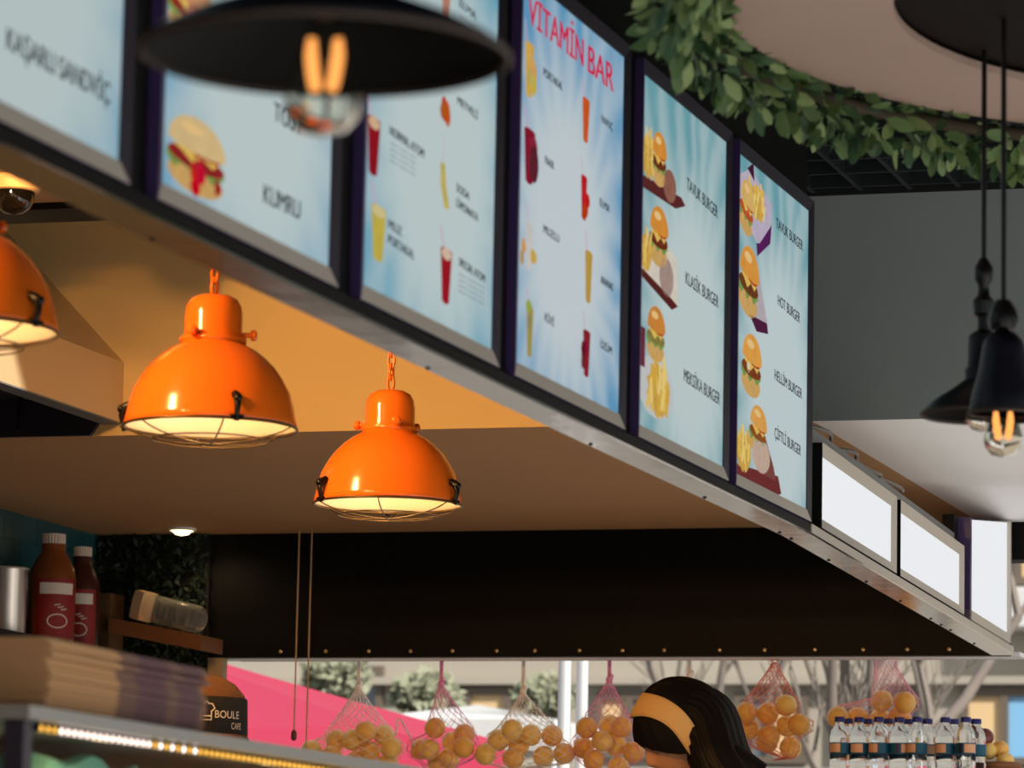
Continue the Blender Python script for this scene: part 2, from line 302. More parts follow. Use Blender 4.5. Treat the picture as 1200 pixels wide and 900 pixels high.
def burger(k, cx, cy, wd, ht, tilt=0, bun=(226, 150, 60), dark=(112, 52, 30)):
    ca, sa = math.cos(tilt), math.sin(tilt)
    def T(pts): return [(cx + (x * ca - y * sa) * wd / 2, cy + (x * sa + y * ca) * ht / 2) for x, y in pts]
    shape(k, 'bun_print', T(ell(0, -.55, .92, .42, 0, 360, 20)), (216, 172, 104), 1, .12)
    shape(k, 'lettuce_print', T([(-.98, -.3), (-.7, -.5), (-.4, -.3), (-.1, -.52), (.25, -.32), (.55, -.5), (.95, -.25), (.9, -.05), (-.95, -.05)]), (128, 160, 82), 2, .3)
    shape(k, 'patty_print', T(ell(0, -.1, .95, .26, 0, 360, 16)), dark, 3, .4, 120)
    shape(k, 'cheese_print', T([(-.85, .1), (.8, .16), (.55, -.12), (.2, .02), (-.15, -.2), (-.5, .0)]), (238, 196, 96), 4, .1)
    shape(k, 'tomato_print', T(ell(.3, .14, .5, .12, 0, 360, 14)), (178, 62, 40), 5, .2)
    shape(k, 'bun_print', T([(-.95, .18)] + ell(0, .22, .95, .78, 180, 0, 18) + [(.95, .18), (.4, .08), (-.4, .08)]), bun, 6, .1, 30)
    shape(k, 'gloss_print', T(ell(-.2, .66, .36, .14, 0, 360, 12)), (246, 206, 140), 7)
def fries(k, cx, cy, wd, ht, n=14):
    rnd = random.Random(k * 100 + int(cx * 1000))
    shape(k, 'fries_print', ell(cx, cy - ht * .12, wd * .55, ht * .42, 0, 360, 22, .12), (214, 170, 84), 1, .25, 140)
    for i in range(n):
        x = cx + rnd.uniform(-.5, .5) * wd; y = cy + rnd.uniform(-.4, .3) * ht; a = rnd.uniform(-.6, .6) + math.pi / 2; l = ht * .2; b = wd * .055
        d = (math.cos(a), math.sin(a)); e = (-d[1], d[0])
        shape(k, 'fries_print', [(x + d[0] * l + e[0] * b, y + d[1] * l + e[1] * b), (x + d[0] * l - e[0] * b, y + d[1] * l - e[1] * b), (x - d[0] * l - e[0] * b, y - d[1] * l - e[1] * b), (x - d[0] * l + e[0] * b, y - d[1] * l + e[1] * b)], ((238, 200, 96), (226, 178, 70), (246, 216, 130))[i % 3], 2 + i % 3)
def drink(k, cx, y0, y1, wd, col, top=None, straw=True):
    h = y1 - y0; w2 = wd * .62
    if straw: shape(k, 'straw_print', [(cx - w2 * .5, y1), (cx - w2 * .3, y1), (cx - w2 * .9, y1 + h * .45), (cx - w2 * 1.1, y1 + h * .45)], (218, 168, 196), 0)
    shape(k, 'glass_print', [(cx - w2 * .62, y0), (cx - w2 * .2, y0 - h * .04), (cx + w2 * .2, y0 - h * .04), (cx + w2 * .62, y0), (cx + w2, y1)] + ell(cx, y1, w2, h * .06, 0, 180, 8)[1:-1] + [(cx - w2, y1)], col, 1, .12)
    if top: shape(k, 'foam_print', ell(cx, y1 - h * .06, w2 * .85, h * .12), top, 2)
def fruit(k, cx, cy, r, col, n=5, sd=1):
    rnd = random.Random(sd)
    for i in range(n): shape(k, 'fruit_print', ell(cx + rnd.uniform(-.8, .8) * r, cy + rnd.uniform(-1, .7) * r, r * rnd.uniform(.5, .8), r * rnd.uniform(.5, .8), wob=.12), tuple(max(0, min(255, c + rnd.randint(-24, 18))) for c in col), 3 + i % 3, .15)
text(0, 'KAŞARLI SANDVİÇ', .305, .086, .60, .086, .026)
burger(1, .137, .078, .205, .098, .0, (226, 196, 140), (150, 40, 40)); fruit(1, .14, .062, .022, (196, 30, 44), 4, 3); fruit(1, .21, .055, .012, (178, 28, 40), 3, 9)
burger(1, .10, .262, .15, .09, 0, (206, 150, 110), (150, 50, 40)); fruit(1, .09, .25, .02, (214, 130, 110), 4, 5)
text(1, 'TOST', .405, .182, .51, .182, .026); text(1, 'KUMRU', .376, .066, .515, .069, .026)
# board 3
drink(2, .058, .189, .266, .046, (150, 22, 36), (222, 186, 150)); text(2, 'NORMAL ATOM', .126, .259, .282, .255, .014); lines(2, .13, .245, .246, 4, .0085)
fruit(2, .376, .362, .022, (206, 78, 36), 6, 4); drink(2, .378, .331, .36, .02, (190, 60, 36), None, False); text(2, 'MEYVELİ', .436, .37, .538, .366, .013)
shape(2, 'glass_print', [(.362, .266), (.384, .266), (.392, .232), (.410, .203), (.386, .200), (.366, .232)], (204, 184, 92), 1, .12); shape(2, 'straw_print', [(.372, .268), (.376, .268), (.374, .31), (.371, .31)], (214, 186, 200), 1)
text(2, 'SODA', .441, .237, .505, .234, .013); text(2, 'LİMONATA', .441, .214, .55, .209, .013)
drink(2, .088, .071, .144, .052, (204, 184, 78), (220, 206, 150)); text(2, 'MUZ', .130, .124, .19, .122, .014); text(2, 'PORTAKAL', .130, .102, .248, .098, .014)
drink(2, .400, .061, .138, .044, (164, 26, 40), (226, 196, 170)); text(2, 'SPECIAL ATOM', .461, .127, .592, .122, .013); lines(2, .461, .592, .112, 4, .0085)
drink(2, .09, .36, .43, .046, (206, 120, 60)); text(2, 'KARIŞIK', .13, .42, .25, .418, .014); drink(2, .372, .49, .56, .04, (190, 130, 110)); text(2, 'ELMA', .436, .52, .52, .518, .013); lines(2, .44, .56, .505, 3, .01)
# board 4
text(3, 'VİTAMİN', .055, .578, .375, .578, .048, (196, 36, 74), 'heading', .0045); text(3, 'BAR', .405, .576, .565, .575, .048, (196, 36, 74), 'heading', .0045)
def juice(cx, y0, y1, col, cap, cu, seedv, wide=.03, frt=None):
    drink(3, cx, y0, y1, wide, col); 
    if frt: fruit(3, cx + .012, (y0 + y1) / 2 + .004, .024, frt, 6, seedv)
    text(3, cap, cu[0], cu[1], cu[2], cu[1] - .002, .014)
juice(.068, .462, .544, (222, 176, 88), 'PORTAKAL', (.146, .512, .256), 1, .04, (220, 176, 92)); juice(.078, .323, .405, (140, 26, 48), 'NAR', (.165, .371, .215), 2, .05, (140, 34, 58))
shape(3, 'pomegranate_print', ell(.098, .355, .026, .03), (98, 38, 48), 7, .2)
juice(.086, .185, .255, (214, 210, 204), 'MUZLU', (.163, .257, .252), 3, .03, None); fruit(3, .06, .21, .018, (206, 176, 100), 3, 31); fruit(3, .112, .205, .018, (204, 170, 96), 3, 33)
juice(.098, .046, .12, (172, 156, 84), 'KİVİ', (.18, .115, .232), 4, .03); fruit(3, .094, .115, .02, (168, 156, 84), 4, 41)
juice(.400, .455, .525, (214, 92, 34), 'HAVUÇ', (.495, .508, .565), 5, .036); juice(.396, .323, .392, (192, 34, 40), 'ELMA', (.492, .363, .555), 6, .03); fruit(3, .402, .352, .02, (196, 44, 40), 5, 61)
juice(.432, .188, .269, (196, 158, 70), 'ANANAS', (.506, .232, .584), 7, .036); juice(.428, .062, .134, (146, 36, 48), 'ÜZÜM', (.512, .122, .584), 8, .036); fruit(3, .408, .095, .018, (132, 34, 48), 6, 81)
# board 5
def tray(k, pts, col=(96, 44, 44)): shape(k, 'tray_print', pts, col, 0, .1)
tray(4, [(.02, .470), (.30, .480), (.33, .470), (.26, .452), (.02, .448)]); fries(4, .06, .52, .07, .09); shape(4, 'cup_print', ell(.215, .485, .045, .03), (150, 100, 84), 1, .2); burger(4, .135, .518, .105, .10, .0)
tray(4, [(.02, .33), (.02, .300), (.24, .27), (.285, .275), (.27, .36), (.20, .375)], (226, 216, 200)); shape(4, 'tray_print', [(.02, .305), (.02, .29), (.24, .262), (.285, .275), (.24, .282)], (92, 40, 36), 1); fries(4, .055, .345, .07, .08); shape(4, 'cup_print', ell(.20, .315, .05, .035), (176, 150, 140), 1, .15); burger(4, .14, .378, .135, .11, .0)
shape(4, 'plate_print', ell(.135, .105, .125, .055), (206, 208, 206), 0); shape(4, 'sauce_print', [(.024, .20), (.06, .20), (.06, .13), (.024, .13)], (112, 50, 62), 1, .3); fries(4, .155, .115, .14, .11, 26); burger(4, .13, .20, .13, .10, .0, (214, 140, 60), (140, 130, 70))
text(4, 'TAVUK BURGER', .336, .503, .57, .491, .024); text(4, 'KLASİK BURGER', .336, .327, .585, .321, .024); text(4, 'MEKSİKA BURGER', .333, .146, .605, .138, .024)
# board 6
tray(5, [(.024, .61), (.12, .64), (.30, .60), (.30, .55), (.20, .50), (.024, .53)], (196, 184, 204)); shape(5, 'tray_print', [(.17, .50), (.20, .505), (.30, .56), (.29, .52), (.18, .475)], (92, 36, 96), 1); shape(5, 'tray_print', [(.09, .635), (.14, .655), (.15, .62)], (70, 28, 50), 1)
burger(5, .085, .555, .12, .11, -.2, (226, 186, 110), (196, 90, 50)); fries(5, .17, .59, .12, .08, 16)
tray(5, [(.15, .44), (.20, .44), (.27, .36), (.27, .345), (.12, .345)], (190, 180, 186)); shape(5, 'tray_print', [(.12, .35), (.27, .355), (.28, .335), (.18, .325)], (84, 34, 66), 1)
burger(5, .11, .412, .17, .14, -.1, (230, 158, 70), (112, 64, 36)); burger(5, .14, .25, .17, .125, -.05, (236, 168, 78), (130, 66, 34)); fruit(5, .12, .25, .014, (240, 222, 180), 3, 7)
tray(5, [(.03, .045), (.25, .055), (.38, .062), (.41, .03), (.36, .02), (.03, .022)], (118, 52, 52)); shape(5, 'box_print', [(.26, .13), (.34, .075), (.36, .05), (.2, .05)], (130, 74, 68), 1); shape(5, 'cup_print', ell(.23, .085, .075, .035), (206, 178, 160), 2, .1); fries(5, .085, .085, .11, .09, 18); burger(5, .20, .13, .15, .10, -.1, (232, 170, 88), (150, 84, 40))
text(5, 'TAVUK BURGER', .338, .562, .58, .556, .022); text(5, 'HOT BURGER', .36, .408, .56, .401, .022); text(5, 'HELLİM BURGER', .338, .253, .585, .247, .022); text(5, 'ÇİFTLİ BURGER', .343, .136, .58, .128, .022)
# blank light boxes along the second fascia
white_lit = emat('blank_lit_acrylic', srgb(238, 239, 242), .97)
ang = math.atan(.042)
for y0, wd, h0, lab in ((8.085, .995, .18, 'blank white light box next to the last menu board'), (9.135, 1.06, .18, 'blank white light box in the middle, below the soffit edge')):
    t = thing('light_box', lab, 'light box', (sx2(y0) - .0305, y0, .8955), (0, 0, ang), 'blank white light boxes')
    MB().box(0, .022, .003, wd - .003, .003, h0 - .003).build('housing', M['black'], t); rails(t, wd, h0, .034, (M['alu'], M['alu'], M['alu'], M['purple']))
    MB().box(.0215, .0235, FR - .002, wd - FR + .002, FR - .002, h0 - FR + .002).build('lit_panel', white_lit, t)
t = thing('light_box', 'tall blank white light box at the end by the street', 'light box', (sx2(10.30) - .0305, 10.30, .8955), (0, 0, ang), 'blank white light boxes')
wd = .84; za, zb = .268, .347
MB().hexa([(0, .003, .003), (.022, .003, .003), (.022, wd - .003, .003), (0, wd - .003, .003)], [(0, .003, za), (.022, .003, za), (.022, wd - .003, zb), (0, wd - .003, zb)]).build('housing', M['black'], t)
MB().hexa([(.0215, .03, .024), (.0235, .03, .024), (.0235, wd - .02, .024), (.0215, wd - .02, .024)], [(.0215, .03, za - .003), (.0235, .03, za - .003), (.0235, wd - .02, zb - .003), (.0215, wd - .02, zb - .003)]).build('lit_panel', white_lit, t)
MB().box(0, .034, 0, wd, 0, .024).build('frame_rail', M['alu'], t); MB().hexa([(0, 0, 0), (.034, 0, 0), (.034, .03, 0), (0, .03, 0)], [(0, 0, za), (.034, 0, za), (.034, .03, za), (0, .03, za)]).build('frame_rail', M['purple'], t); MB().box(0, .034, wd - .02, wd, 0, zb).build('frame_rail', M['alu'], t)

# ------------------------------------------------------------------ orange cage pendants
ZL = .933
def ring_pts(r, z, n=40, a=0): return [(r * math.cos(a + 2 * math.pi * i / n), r * math.sin(a + 2 * math.pi * i / n), z) for i in range(n)]
def orange_lamp():
    t = thing('pendant_lamp', '', 'lamp', group='orange cage pendants over the counter')
    prof = [(.1555, 0), (.157, .003), (.155, .012), (.150, .036), (.143, .062), (.128, .089), (.114, .108), (.098, .124), (.080, .138), (.063, .147), (.059, .150), (.0585, .158)]
    MB().lathe(prof, 56).build('shade', M['orange'], t, smooth=50)
    MB().lathe([(.0605, .153), (.0615, .157), (.0605, .161), (.054, .162), (.0525, .17), (.0525, .205), (.050, .220), (.043, .232), (.030, .239), (.012, .2415), (.0001, .242)], 40).build('cap', M['orange'], t, smooth=40)
    MB().lathe([(.1555, 0), (.151, .004), (.146, .036), (.138, .062), (.123, .088), (.108, .107), (.09, .122), (.06, .14), (.0001, .142)], 48).build('reflector', M['enamel'], t, smooth=60)
    b = MB().ball((0, 0, .058), .030, 18, 12).build('bulb', M['bulb_lit'], t, smooth=80); MB().lathe([(.018, .085), (.018, .139)], 16).build('socket', M['enamel'], t, smooth=60)
    cg = MB().tube(ring_pts(.157, -.003, 56), .0028, 6, True).build('cage', M['wire'], t, smooth=80)
    MB().tube(ring_pts(.105, -.026, 48), .0016, 5, True).build('wire', M['wire'], cg, smooth=80)
    for k in range(3):
        a = math.radians(12 + 60 * k); pts = []
        for i in range(21):
            s = -1 + i / 10; pts.append((.157 * s * math.cos(a), .157 * s * math.sin(a), -.003 - .030 * (1 - s * s) ** .8))
        MB().tube(pts, .0016, 5).build('wire', M['wire'], cg, smooth=80)
    for a in (-100, 20, 140):
        a = math.radians(a); cp = MB()
        cp.tube([(.150, 0, .040), (.160, 0, .036), (.166, 0, .020), (.163, 0, .004), (.160, 0, -.008)], [.008, .0085, .006, .0045, .005], 8).ball((.166, 0, .032), .0085, 10, 8).tube([(.163, -.012, -.001), (.163, .012, -.001)], .004, 6)
        cp.build('clip', M['clip'], t, rot=(0, 0, a), smooth=50)
    for a in (-150, -30, 90):
        a = math.radians(a); MB().tube([(.05, 0, .168), (.068, 0, .168), (.0685, 0, .168), (.076, 0, .168), (.080, 0, .168)], [.005, .005, .0095, .0105, .006], 12).build('thumb_screw', M['orange'], t, rot=(0, 0, a), smooth=40)
    lk = MB(); q = []
    for i in range(16):
        a = 2 * math.pi * i / 16; q.append((.0075 * math.cos(a), 0, .017 + .0165 * math.sin(a)))
    lm = lk.tube(q, .0032, 6, True).mesh('chain_link', M['orange'], 60)
    for i in range(17): link('chain_link', lm, t, (0, 0, .239 + .0245 * i), (0, 0, math.radians(20 + 90 * (i % 2))))
    light('lamp_glow', 'POINT', (0, 0, .045), 4.5, (1, .62, .28), t, .03)
    return t
LAMPS = [(-2.588, 5.50, 'orange caged dome pendant at the left edge, nearest and only half in view'), (-2.61, 6.635, 'middle orange caged dome pendant beside the extractor hood'), (-2.686, 7.862, 'farthest orange caged dome pendant, hanging in front of the brown soffit')]
l0 = orange_lamp()
for i, (x, y, lab) in enumerate(LAMPS):
    o = l0 if i == 0 else copy_tree(l0); o.location = (x, y, ZL); o['label'] = lab; o.rotation_euler = (0, 0, math.radians((83, 48, -31)[i]))
# warm track spotlights over the counter (outside the frame), the key light on the lamps
def spotlight(loc, aim, lab, en):
    d = (Vector(aim) - Vector(loc)).normalized(); q = d.to_track_quat('-Z', 'Y').to_euler()
    t = thing('track_spotlight', lab, 'spotlight', loc, group='track spotlights over the counter')
    h = MB().lathe([(.0001, .11), (.03, .11), (.036, .10), (.036, 0), (.033, 0), (.033, .05), (.0001, .05)], 24).build('housing', M['black'], t, rot=q, smooth=40)
    MB().tube([(0, 0, .0), (0, 0, 1.60 - loc[2])], .008, 8).build('stem', M['black'], t)
    light('spot_beam', 'SPOT', (0, 0, 0), en, (1, .52, .16), h, .025, (0, 0, 0), spot_size=math.radians(95), spot_blend=.6)
spotlight((-3.10, 4.55, 1.50), (-2.6, 5.6, .95), 'track spotlight above the counter, nearest of three', 95)
spotlight((-3.20, 5.70, 1.50), (-2.6, 7.2, .95), 'track spotlight above the counter, middle of three', 115)
spotlight((-3.35, 6.90, 1.50), (-2.5, 8.6, 1.15), 'track spotlight above the counter, farthest of three', 92)

# ------------------------------------------------------------------ extractor hood and dome camera
t = thing('extractor_hood', 'cream painted extractor hood with sloping top against the bulkhead wall', 'extractor hood', (-3.777, YB, 1.28))
hm = mat('hood_cream_steel', srgb(214, 184, 138), .4, .25)
MB().box(-.012, 0, -2.3, 0, 0, .15).build('skirt', hm, t); MB().box(-1.0, -.012, -2.3, -2.288, 0, .15).build('skirt', hm, t)
MB().hexa([(-1.0, -2.3, .15), (0, -2.3, .15), (0, 0, .15), (-1.0, 0, .15)], [(-1.0, -1.95, .50), (-.34, -1.95, .50), (-.34, 0, .50), (-1.0, 0, .50)]).build('canopy', hm, t)
MB().box(-1.0, -.012, -2.288, 0, .06, .07).build('filter_plate', M['black_matt'], t)
MB().box(-.05, 0, -2.3, 0, -.004, .0).build('flange', M['grey_metal'], t); MB().tube([(-.75, -.7, .045), (-.1, -.52, .02)], .008, 8).build('light_tube', M['grey_metal'], t, smooth=50); MB().tube([(-.25, -.06, .06), (-.25, -.06, -.02)], .005, 6).build('drain_pin', M['clip'], t)
MB().add([(-.013, -.016, .06), (-.08, -.016, -.0315), (-1.0, -.016, -.0315), (-1.0, -.016, .06), (-.013, 0, .06), (-.08, 0, -.0315), (-1.0, 0, -.0315), (-1.0, 0, .06)], [(0, 1, 2, 3), (7, 6, 5, 4), (0, 4, 5, 1), (1, 5, 6, 2), (2, 6, 7, 3), (3, 7, 4, 0)]).build('dark_back_sheet', M['alu_dark'], t)  # dark sheet on the wall below the hood, right end cut diagonally
t = thing('dome_camera', 'small white dome security camera under the kitchen ceiling', 'camera', (-3.43, 7.55, 1.60))
MB().lathe([(.0001, 0), (.058, 0), (.058, -.018), (.054, -.028), (.042, -.030)], 36).build('base', M['lid'], t, smooth=40)
MB().lathe([(.044, -.026), (.043, -.045), (.036, -.062), (.022, -.074), (.0001, -.079)], 32).build('dome', mat('smoked_dome', srgb(16, 14, 14), .05, spec=.8), t, smooth=80)

# ------------------------------------------------------------------ black filament pendants
def bulb(t, z, r=.03, k=1):
    b = MB().lathe([(r_, z + (z_ - z) * k) for r_, z_ in [(.013, z), (.014, z - .02), (r * .75, z - .042), (r, z - .066), (r * .93, z - .081), (r * .62, z - .093), (.0001, z - .098)]], 28).build('bulb', mat('amber_bulb_glass', (1, .93, .78, 1), .03, trans=1, ior=1.08), t, smooth=80)
    fl = MB()
    for s in (-1, 1): fl.tube([(s * .0115, s * .0035, z - .026), (s * .0115, s * .0035, z - .04), (s * .0095, s * .003, z - .055), (s * .007, s * .002, z - .068), (s * .0065, s * .002, z - .070)], [.004, .006, .006, .0056, .004], 8)
    fl.build('filament', M['filament'], b, smooth=80)
    MB().lathe([(.0145, z + .035), (.0145, z - .004), (.012, z - .006)], 20).build('bulb_cap', M['brass'], b, smooth=50)
def black_lamp(loc, lab, R, hgt, style, bz, top):
    t = thing('pendant_lamp', lab, 'lamp', loc, group='black filament pendants over the tables')
    if style == 'wide':
        pr = [(R, 0), (R * 1.005, .004), (R * .93, hgt * .16), (R * .74, hgt * .36), (R * .5, hgt * .55), (R * .3, hgt * .75), (.03, hgt * .95), (.026, hgt), (.024, hgt + .05), (.012, hgt + .06), (.0001, hgt + .061)]
    else:
        pr = [(R, 0), (R * 1.01, .004), (R * .9, hgt * .3), (R * .72, hgt * .6), (R * .62, hgt * .9), (R * .58, hgt), (R * .4, hgt + .012), (.006, hgt + .02), (.0001, hgt + .02)]
    MB().lathe(pr, 48).build('shade', M['navy'], t, smooth=45)
    MB().lathe([(r * .985, z - .004) for r, z in pr[:7]] + [(.0001, pr[6][1] - .004)], 48).build('shade_lining', M['inside_black'], t, smooth=60)
    MB().tube(ring_pts(R, 0, 48), .0032, 6, True).build('rim', mat('worn_rim', srgb(60, 48, 42), .5, .3), t, smooth=80)
    hh = pr[-1][1]
    if style == 'wide':
        MB().lathe([(.0001, hh), (.010, hh), (.010, hh + .02), (.016, hh + .025), (.018, hh + .045), (.010, hh + .055), (.009, hh + .07), (.015, hh + .08), (.015, hh + .10), (.006, hh + .115), (.0001, hh + .116)], 20).build('fitting', M['clip'], t, smooth=40)
        hh += .11
    else:
        MB().lathe([(.0001, hh), (.02, hh), (.024, hh + .012), (.02, hh + .03), (.01, hh + .045), (.0001, hh + .046)], 20).build('fitting', M['clip'], t, smooth=40); hh += .04
    MB().tube([(0, 0, hh), (0, 0, top - loc[2])], .0042, 6).build('cord', M['clip'], t, smooth=80)
    bulb(t, bz, .033 if R > .12 else .03, 1.12 if R > .12 else 1)
    return t
black_lamp((-1.099, 3.026, .735), 'wide black enamel pendant with a glowing filament bulb, large and blurred at the top', .153, .075, 'wide', .040, ZC + .28)
black_lamp((-1.109, 6.143, .856), 'black pendant with a wide brim and knobbed stem near the right edge', .097, .075, 'wide', .07, 1.4435)
black_lamp((-1.04, 5.93, .828), 'narrow black bell pendant with a glowing bulb at the right edge', .052, .11, 'bell', .030, 1.4435)

# ------------------------------------------------------------------ round suspended ring with garland
RC = Vector((-.4536, 5.88, 1.424)); RO, RI = .992, .735
t = thing('ceiling_ring', 'large round pinkish ring panel hung under the black ceiling', 'ceiling panel', RC)
MB().lathe([(RI, 0), (RO, 0), (RO, .012), (RI, .012), (RI, 0)], 96).build('ring_panel', M['ring'], t, smooth=30)
MB().lathe([(.0001, .02), (RI + .02, .02), (RI + .02, .03), (.0001, .03)], 64).build('centre_panel', mat('dark_brown_panel', srgb(18, 10, 9), .7, spec=.1), t)
for k in range(4):
    a = math.radians(30 + 90 * k); MB().tube([(.86 * math.cos(a), .86 * math.sin(a), .012), (.86 * math.cos(a), .86 * math.sin(a), ZC + .28 - RC.z)], .005, 6).build('hanger_rod', M['clip'], t)
t = thing('leaf_garland', 'green artificial leaf garland round the edge of the pinkish ring', 'garland', RC)
MB().tube(ring_pts(RO + .06, -.005, 96), .012, 6, True).build('vine', M['stem'], t, smooth=80)
def leaf_geo(s=1):
    vs = [(0, 0, 0), (.25, .18, .03), (.25, -.18, .03), (.6, .24, .02), (.6, -.24, .02), (.9, .12, -.04), (.9, -.12, -.04), (1.02, 0, -.07), (.3, 0, -.02), (.65, 0, -.03)]
    return [Vector(v) * s for v in vs], [(0, 2, 8), (0, 8, 1), (8, 2, 4, 9), (1, 8, 9, 3), (9, 4, 6, 7), (3, 9, 7, 5)]
lv, lf = leaf_geo(.044)
lmesh = [MB().add(lv, lf).mesh('leaf', M[k], 70) for k in ('leaf', 'leaf_pale', 'leaf_deep')]
def leaf_pose(th):
    q = random.uniform(0, 2 * math.pi); rr = RO + .06 + math.cos(q) * random.uniform(.02, .055); zz = -.008 + math.sin(q) * random.uniform(.02, .06)
    p = Vector((rr * math.cos(th), rr * math.sin(th), zz)); rad = Vector((math.cos(th), math.sin(th), 0)); tan = Vector((-math.sin(th), math.cos(th), 0))
    d = (rad * math.cos(q) * random.uniform(.5, 1.1) + Vector((0, 0, 1)) * (math.sin(q) * .9 - .15 + random.uniform(-.5, .4)) + tan * random.uniform(-1.1, 1.1) + rad * random.uniform(-.4, .5)).normalized()
    s = (d.cross(Vector((random.uniform(-1, 1), random.uniform(-1, 1), random.uniform(-1, 1))))).normalized(); n = d.cross(s)
    mm = Matrix((d, s, n)).transposed().to_4x4(); sc_ = random.uniform(.7, 1.2)
    return Matrix.Translation(p) @ mm @ Matrix.Scale(sc_, 4)
for i in range(300):
    o = link('leaf', random.choice(lmesh), t); o.matrix_local = leaf_pose(math.radians(random.uniform(112, 206)))
sm = [MB(), MB(), MB()]
for i in range(2600):
    th = math.radians(random.uniform(112, 206) if i < 750 else random.uniform(206, 472)); mm = leaf_pose(th); k = random.randrange(3)
    sm[k].add([mm @ v for v in lv], lf)
al = MB()
for k in range(3): al.add(sm[k].v, sm[k].f, k)
tag(al.build('leaf_mass', [M['leaf'], M['leaf_pale'], M['leaf_deep']], t, smooth=70), None, None, None, 'stuff')

# ------------------------------------------------------------------ kitchen corner: shelf, jugs, jar
SZ = .855
tag(MB().box(XT, -4.52, 9.6, 11.0, SZ - .03, SZ).build('wall_shelf', M['black_matt']), 'black wall shelf carrying the syrup jugs', 'shelf')
def jug(loc, lab, r, h, body, rot):
    t = thing('syrup_jug', lab, 'bottle', loc, (0, 0, rot), 'syrup jugs on the wall shelf')
    MB().lathe([(.0001, 0), (r * .92, 0), (r, .012), (r, h * .60), (r * .93, h * .68), (r * .62, h * .80), (r * .5, h * .84), (r * .52, h * .90), (.0001, h * .9)], 32).build('body', M[body], t, smooth=40)
    cp = MB(); n = 32; cp.lathe([(.0001, h * .895), (r * .5, h * .895)], 48)
    vs = []
    for z in (h * .895, h * .99):
        for i in range(48): rr = r * (.50 if i % 2 else .46); vs.append((rr * math.cos(2 * math.pi * i / 48), rr * math.sin(2 * math.pi * i / 48), z))
    cp.add(vs, [(i, (i + 1) % 48, 48 + (i + 1) % 48, 48 + i) for i in range(48)] + [tuple(48 + i for i in range(48))]); cp.build('cap', M['jug_cap'], t)
    lb = MB().lathe([(r + .0012, h * .05), (r + .0012, h * .58)], 20, a0=math.radians(-145), a1=math.radians(-35), closed=False).build('label', M['jug_label'], t, smooth=60)
    MB().lathe([(r + .0024, h * .44), (r + .0024, h * .54)], 16, a0=math.radians(-135), a1=math.radians(-48), closed=False).build('label_band', M['print_white'], lb, smooth=60)
    el = MB(); pts = [(math.radians(-90 + 24 * math.cos(2 * math.pi * i / 24)), h * .20 + h * .06 * math.sin(2 * math.pi * i / 24)) for i in range(24)]
    el.tube([((r + .003) * math.cos(a), (r + .003) * math.sin(a), z) for a, z in pts], .0022, 5, True)
    for j in range(3):
        a = math.radians(-98 + 8 * j); el.tube([((r + .003) * math.cos(a), (r + .003) * math.sin(a), h * (.34 - .02 * j)), ((r + .003) * math.cos(a + .25), (r + .003) * math.sin(a + .25), h * (.35 - .02 * j))], .002, 4)
    el.build('label_mark', M['print_white'], lb)
jug((-4.625, 10.55, SZ), 'caramel brown syrup jug with white ribbed cap, left of the dark one', .068, .325, 'jug', math.radians(38)); jug((-4.65, 10.82, SZ), 'dark brown syrup jug with red label and white cap', .056, .315, 'jug_dark', math.radians(18))
t = thing('steel_canister', 'brushed steel canister at the left edge of the wall shelf', 'canister', (-4.70, 10.38, SZ))
MB().lathe([(.0001, 0), (.065, 0), (.067, .006), (.067, .20), (.069, .205), (.066, .208), (.062, .2), (.062, .02), (.0001, .02)], 36).build('body', mat('canister_steel', srgb(190, 180, 170), .28, 1), t, smooth=40); MB().tube([(p[0], p[1], .205) for p in ring_pts(.068, 0, 36)], .003, 6, True).build('rim', M['alu'], t, smooth=60)
# wooden board with the jar lying on it
tag(MB().hexa([(-4.64, 11.01, .93), (-4.34, 11.01, .875), (-4.34, 11.19, .875), (-4.64, 11.19, .93)], [(-4.64, 11.01, .975), (-4.34, 11.01, .92), (-4.34, 11.19, .92), (-4.64, 11.19, .975)]).build('wooden_board', M['wood']), 'brown wooden ledge board sloping down below the plastic jar', 'board')
tag(MB().box(-4.72, -4.645, 11.03, 11.14, .855, 1.05).box(-4.715, -4.65, 11.025, 11.03, .95, 1.03).build('brown_carton', mat('brown_carton', srgb(104, 74, 44), .7, var=.3, scale=30)), 'small brown carton behind the lid of the lying jar', 'carton')
t = thing('plastic_jar', 'clear plastic jar with a square beige lid lying on its side', 'jar', (-4.575, 11.09, 1.019), (0, math.radians(90 + 13), math.radians(-8)))
lidm = MB(); vs = []
for z in (0, .032):
    for i in range(24):
        a = 2 * math.pi * i / 24; c, s_ = math.cos(a), math.sin(a); k = .046 / max(abs(c), abs(s_)) ** .75; vs.append((k * c, k * s_, z))
lidm.add(vs, [(i, (i + 1) % 24, 24 + (i + 1) % 24, 24 + i) for i in range(24)] + [tuple(range(23, -1, -1)), tuple(24 + i for i in range(24))]); lidm.build('lid', M['lid'], t)
MB().lathe([(.038, .032), (.041, .04), (.042, .21), (.036, .222), (.0001, .222)], 28).build('body', mat('hazy_clear_plastic', (.95, .93, .9, 1), .12, trans=.9, ior=1.15), t, smooth=50)
MB().tube(ring_pts(.03, -.001, 28), .002, 5, True).build('lid_ring', M['print_white'], t, smooth=60)
# downlight in the soffit corner
t = thing('downlight', 'small lit round downlight in the soffit corner above the hedge', 'lamp', (-4.44, 11.08, ZS))
MB().lathe([(.036, 0), (.043, 0), (.043, -.006), (.036, -.008), (.034, 0)], 28).build('bezel', M['white_paint'], t, smooth=40); MB().lathe([(.0001, -.022), (.02, -.018), (.034, -.004)], 24).build('lens', M['spot_lit'], t, smooth=60)
light('downlight_beam', 'SPOT', (0, 0, -.03), 2.2, (1, .72, .36), t, .03, (math.radians(10), math.radians(-20), 0), spot_size=math.radians(130), spot_blend=.7)

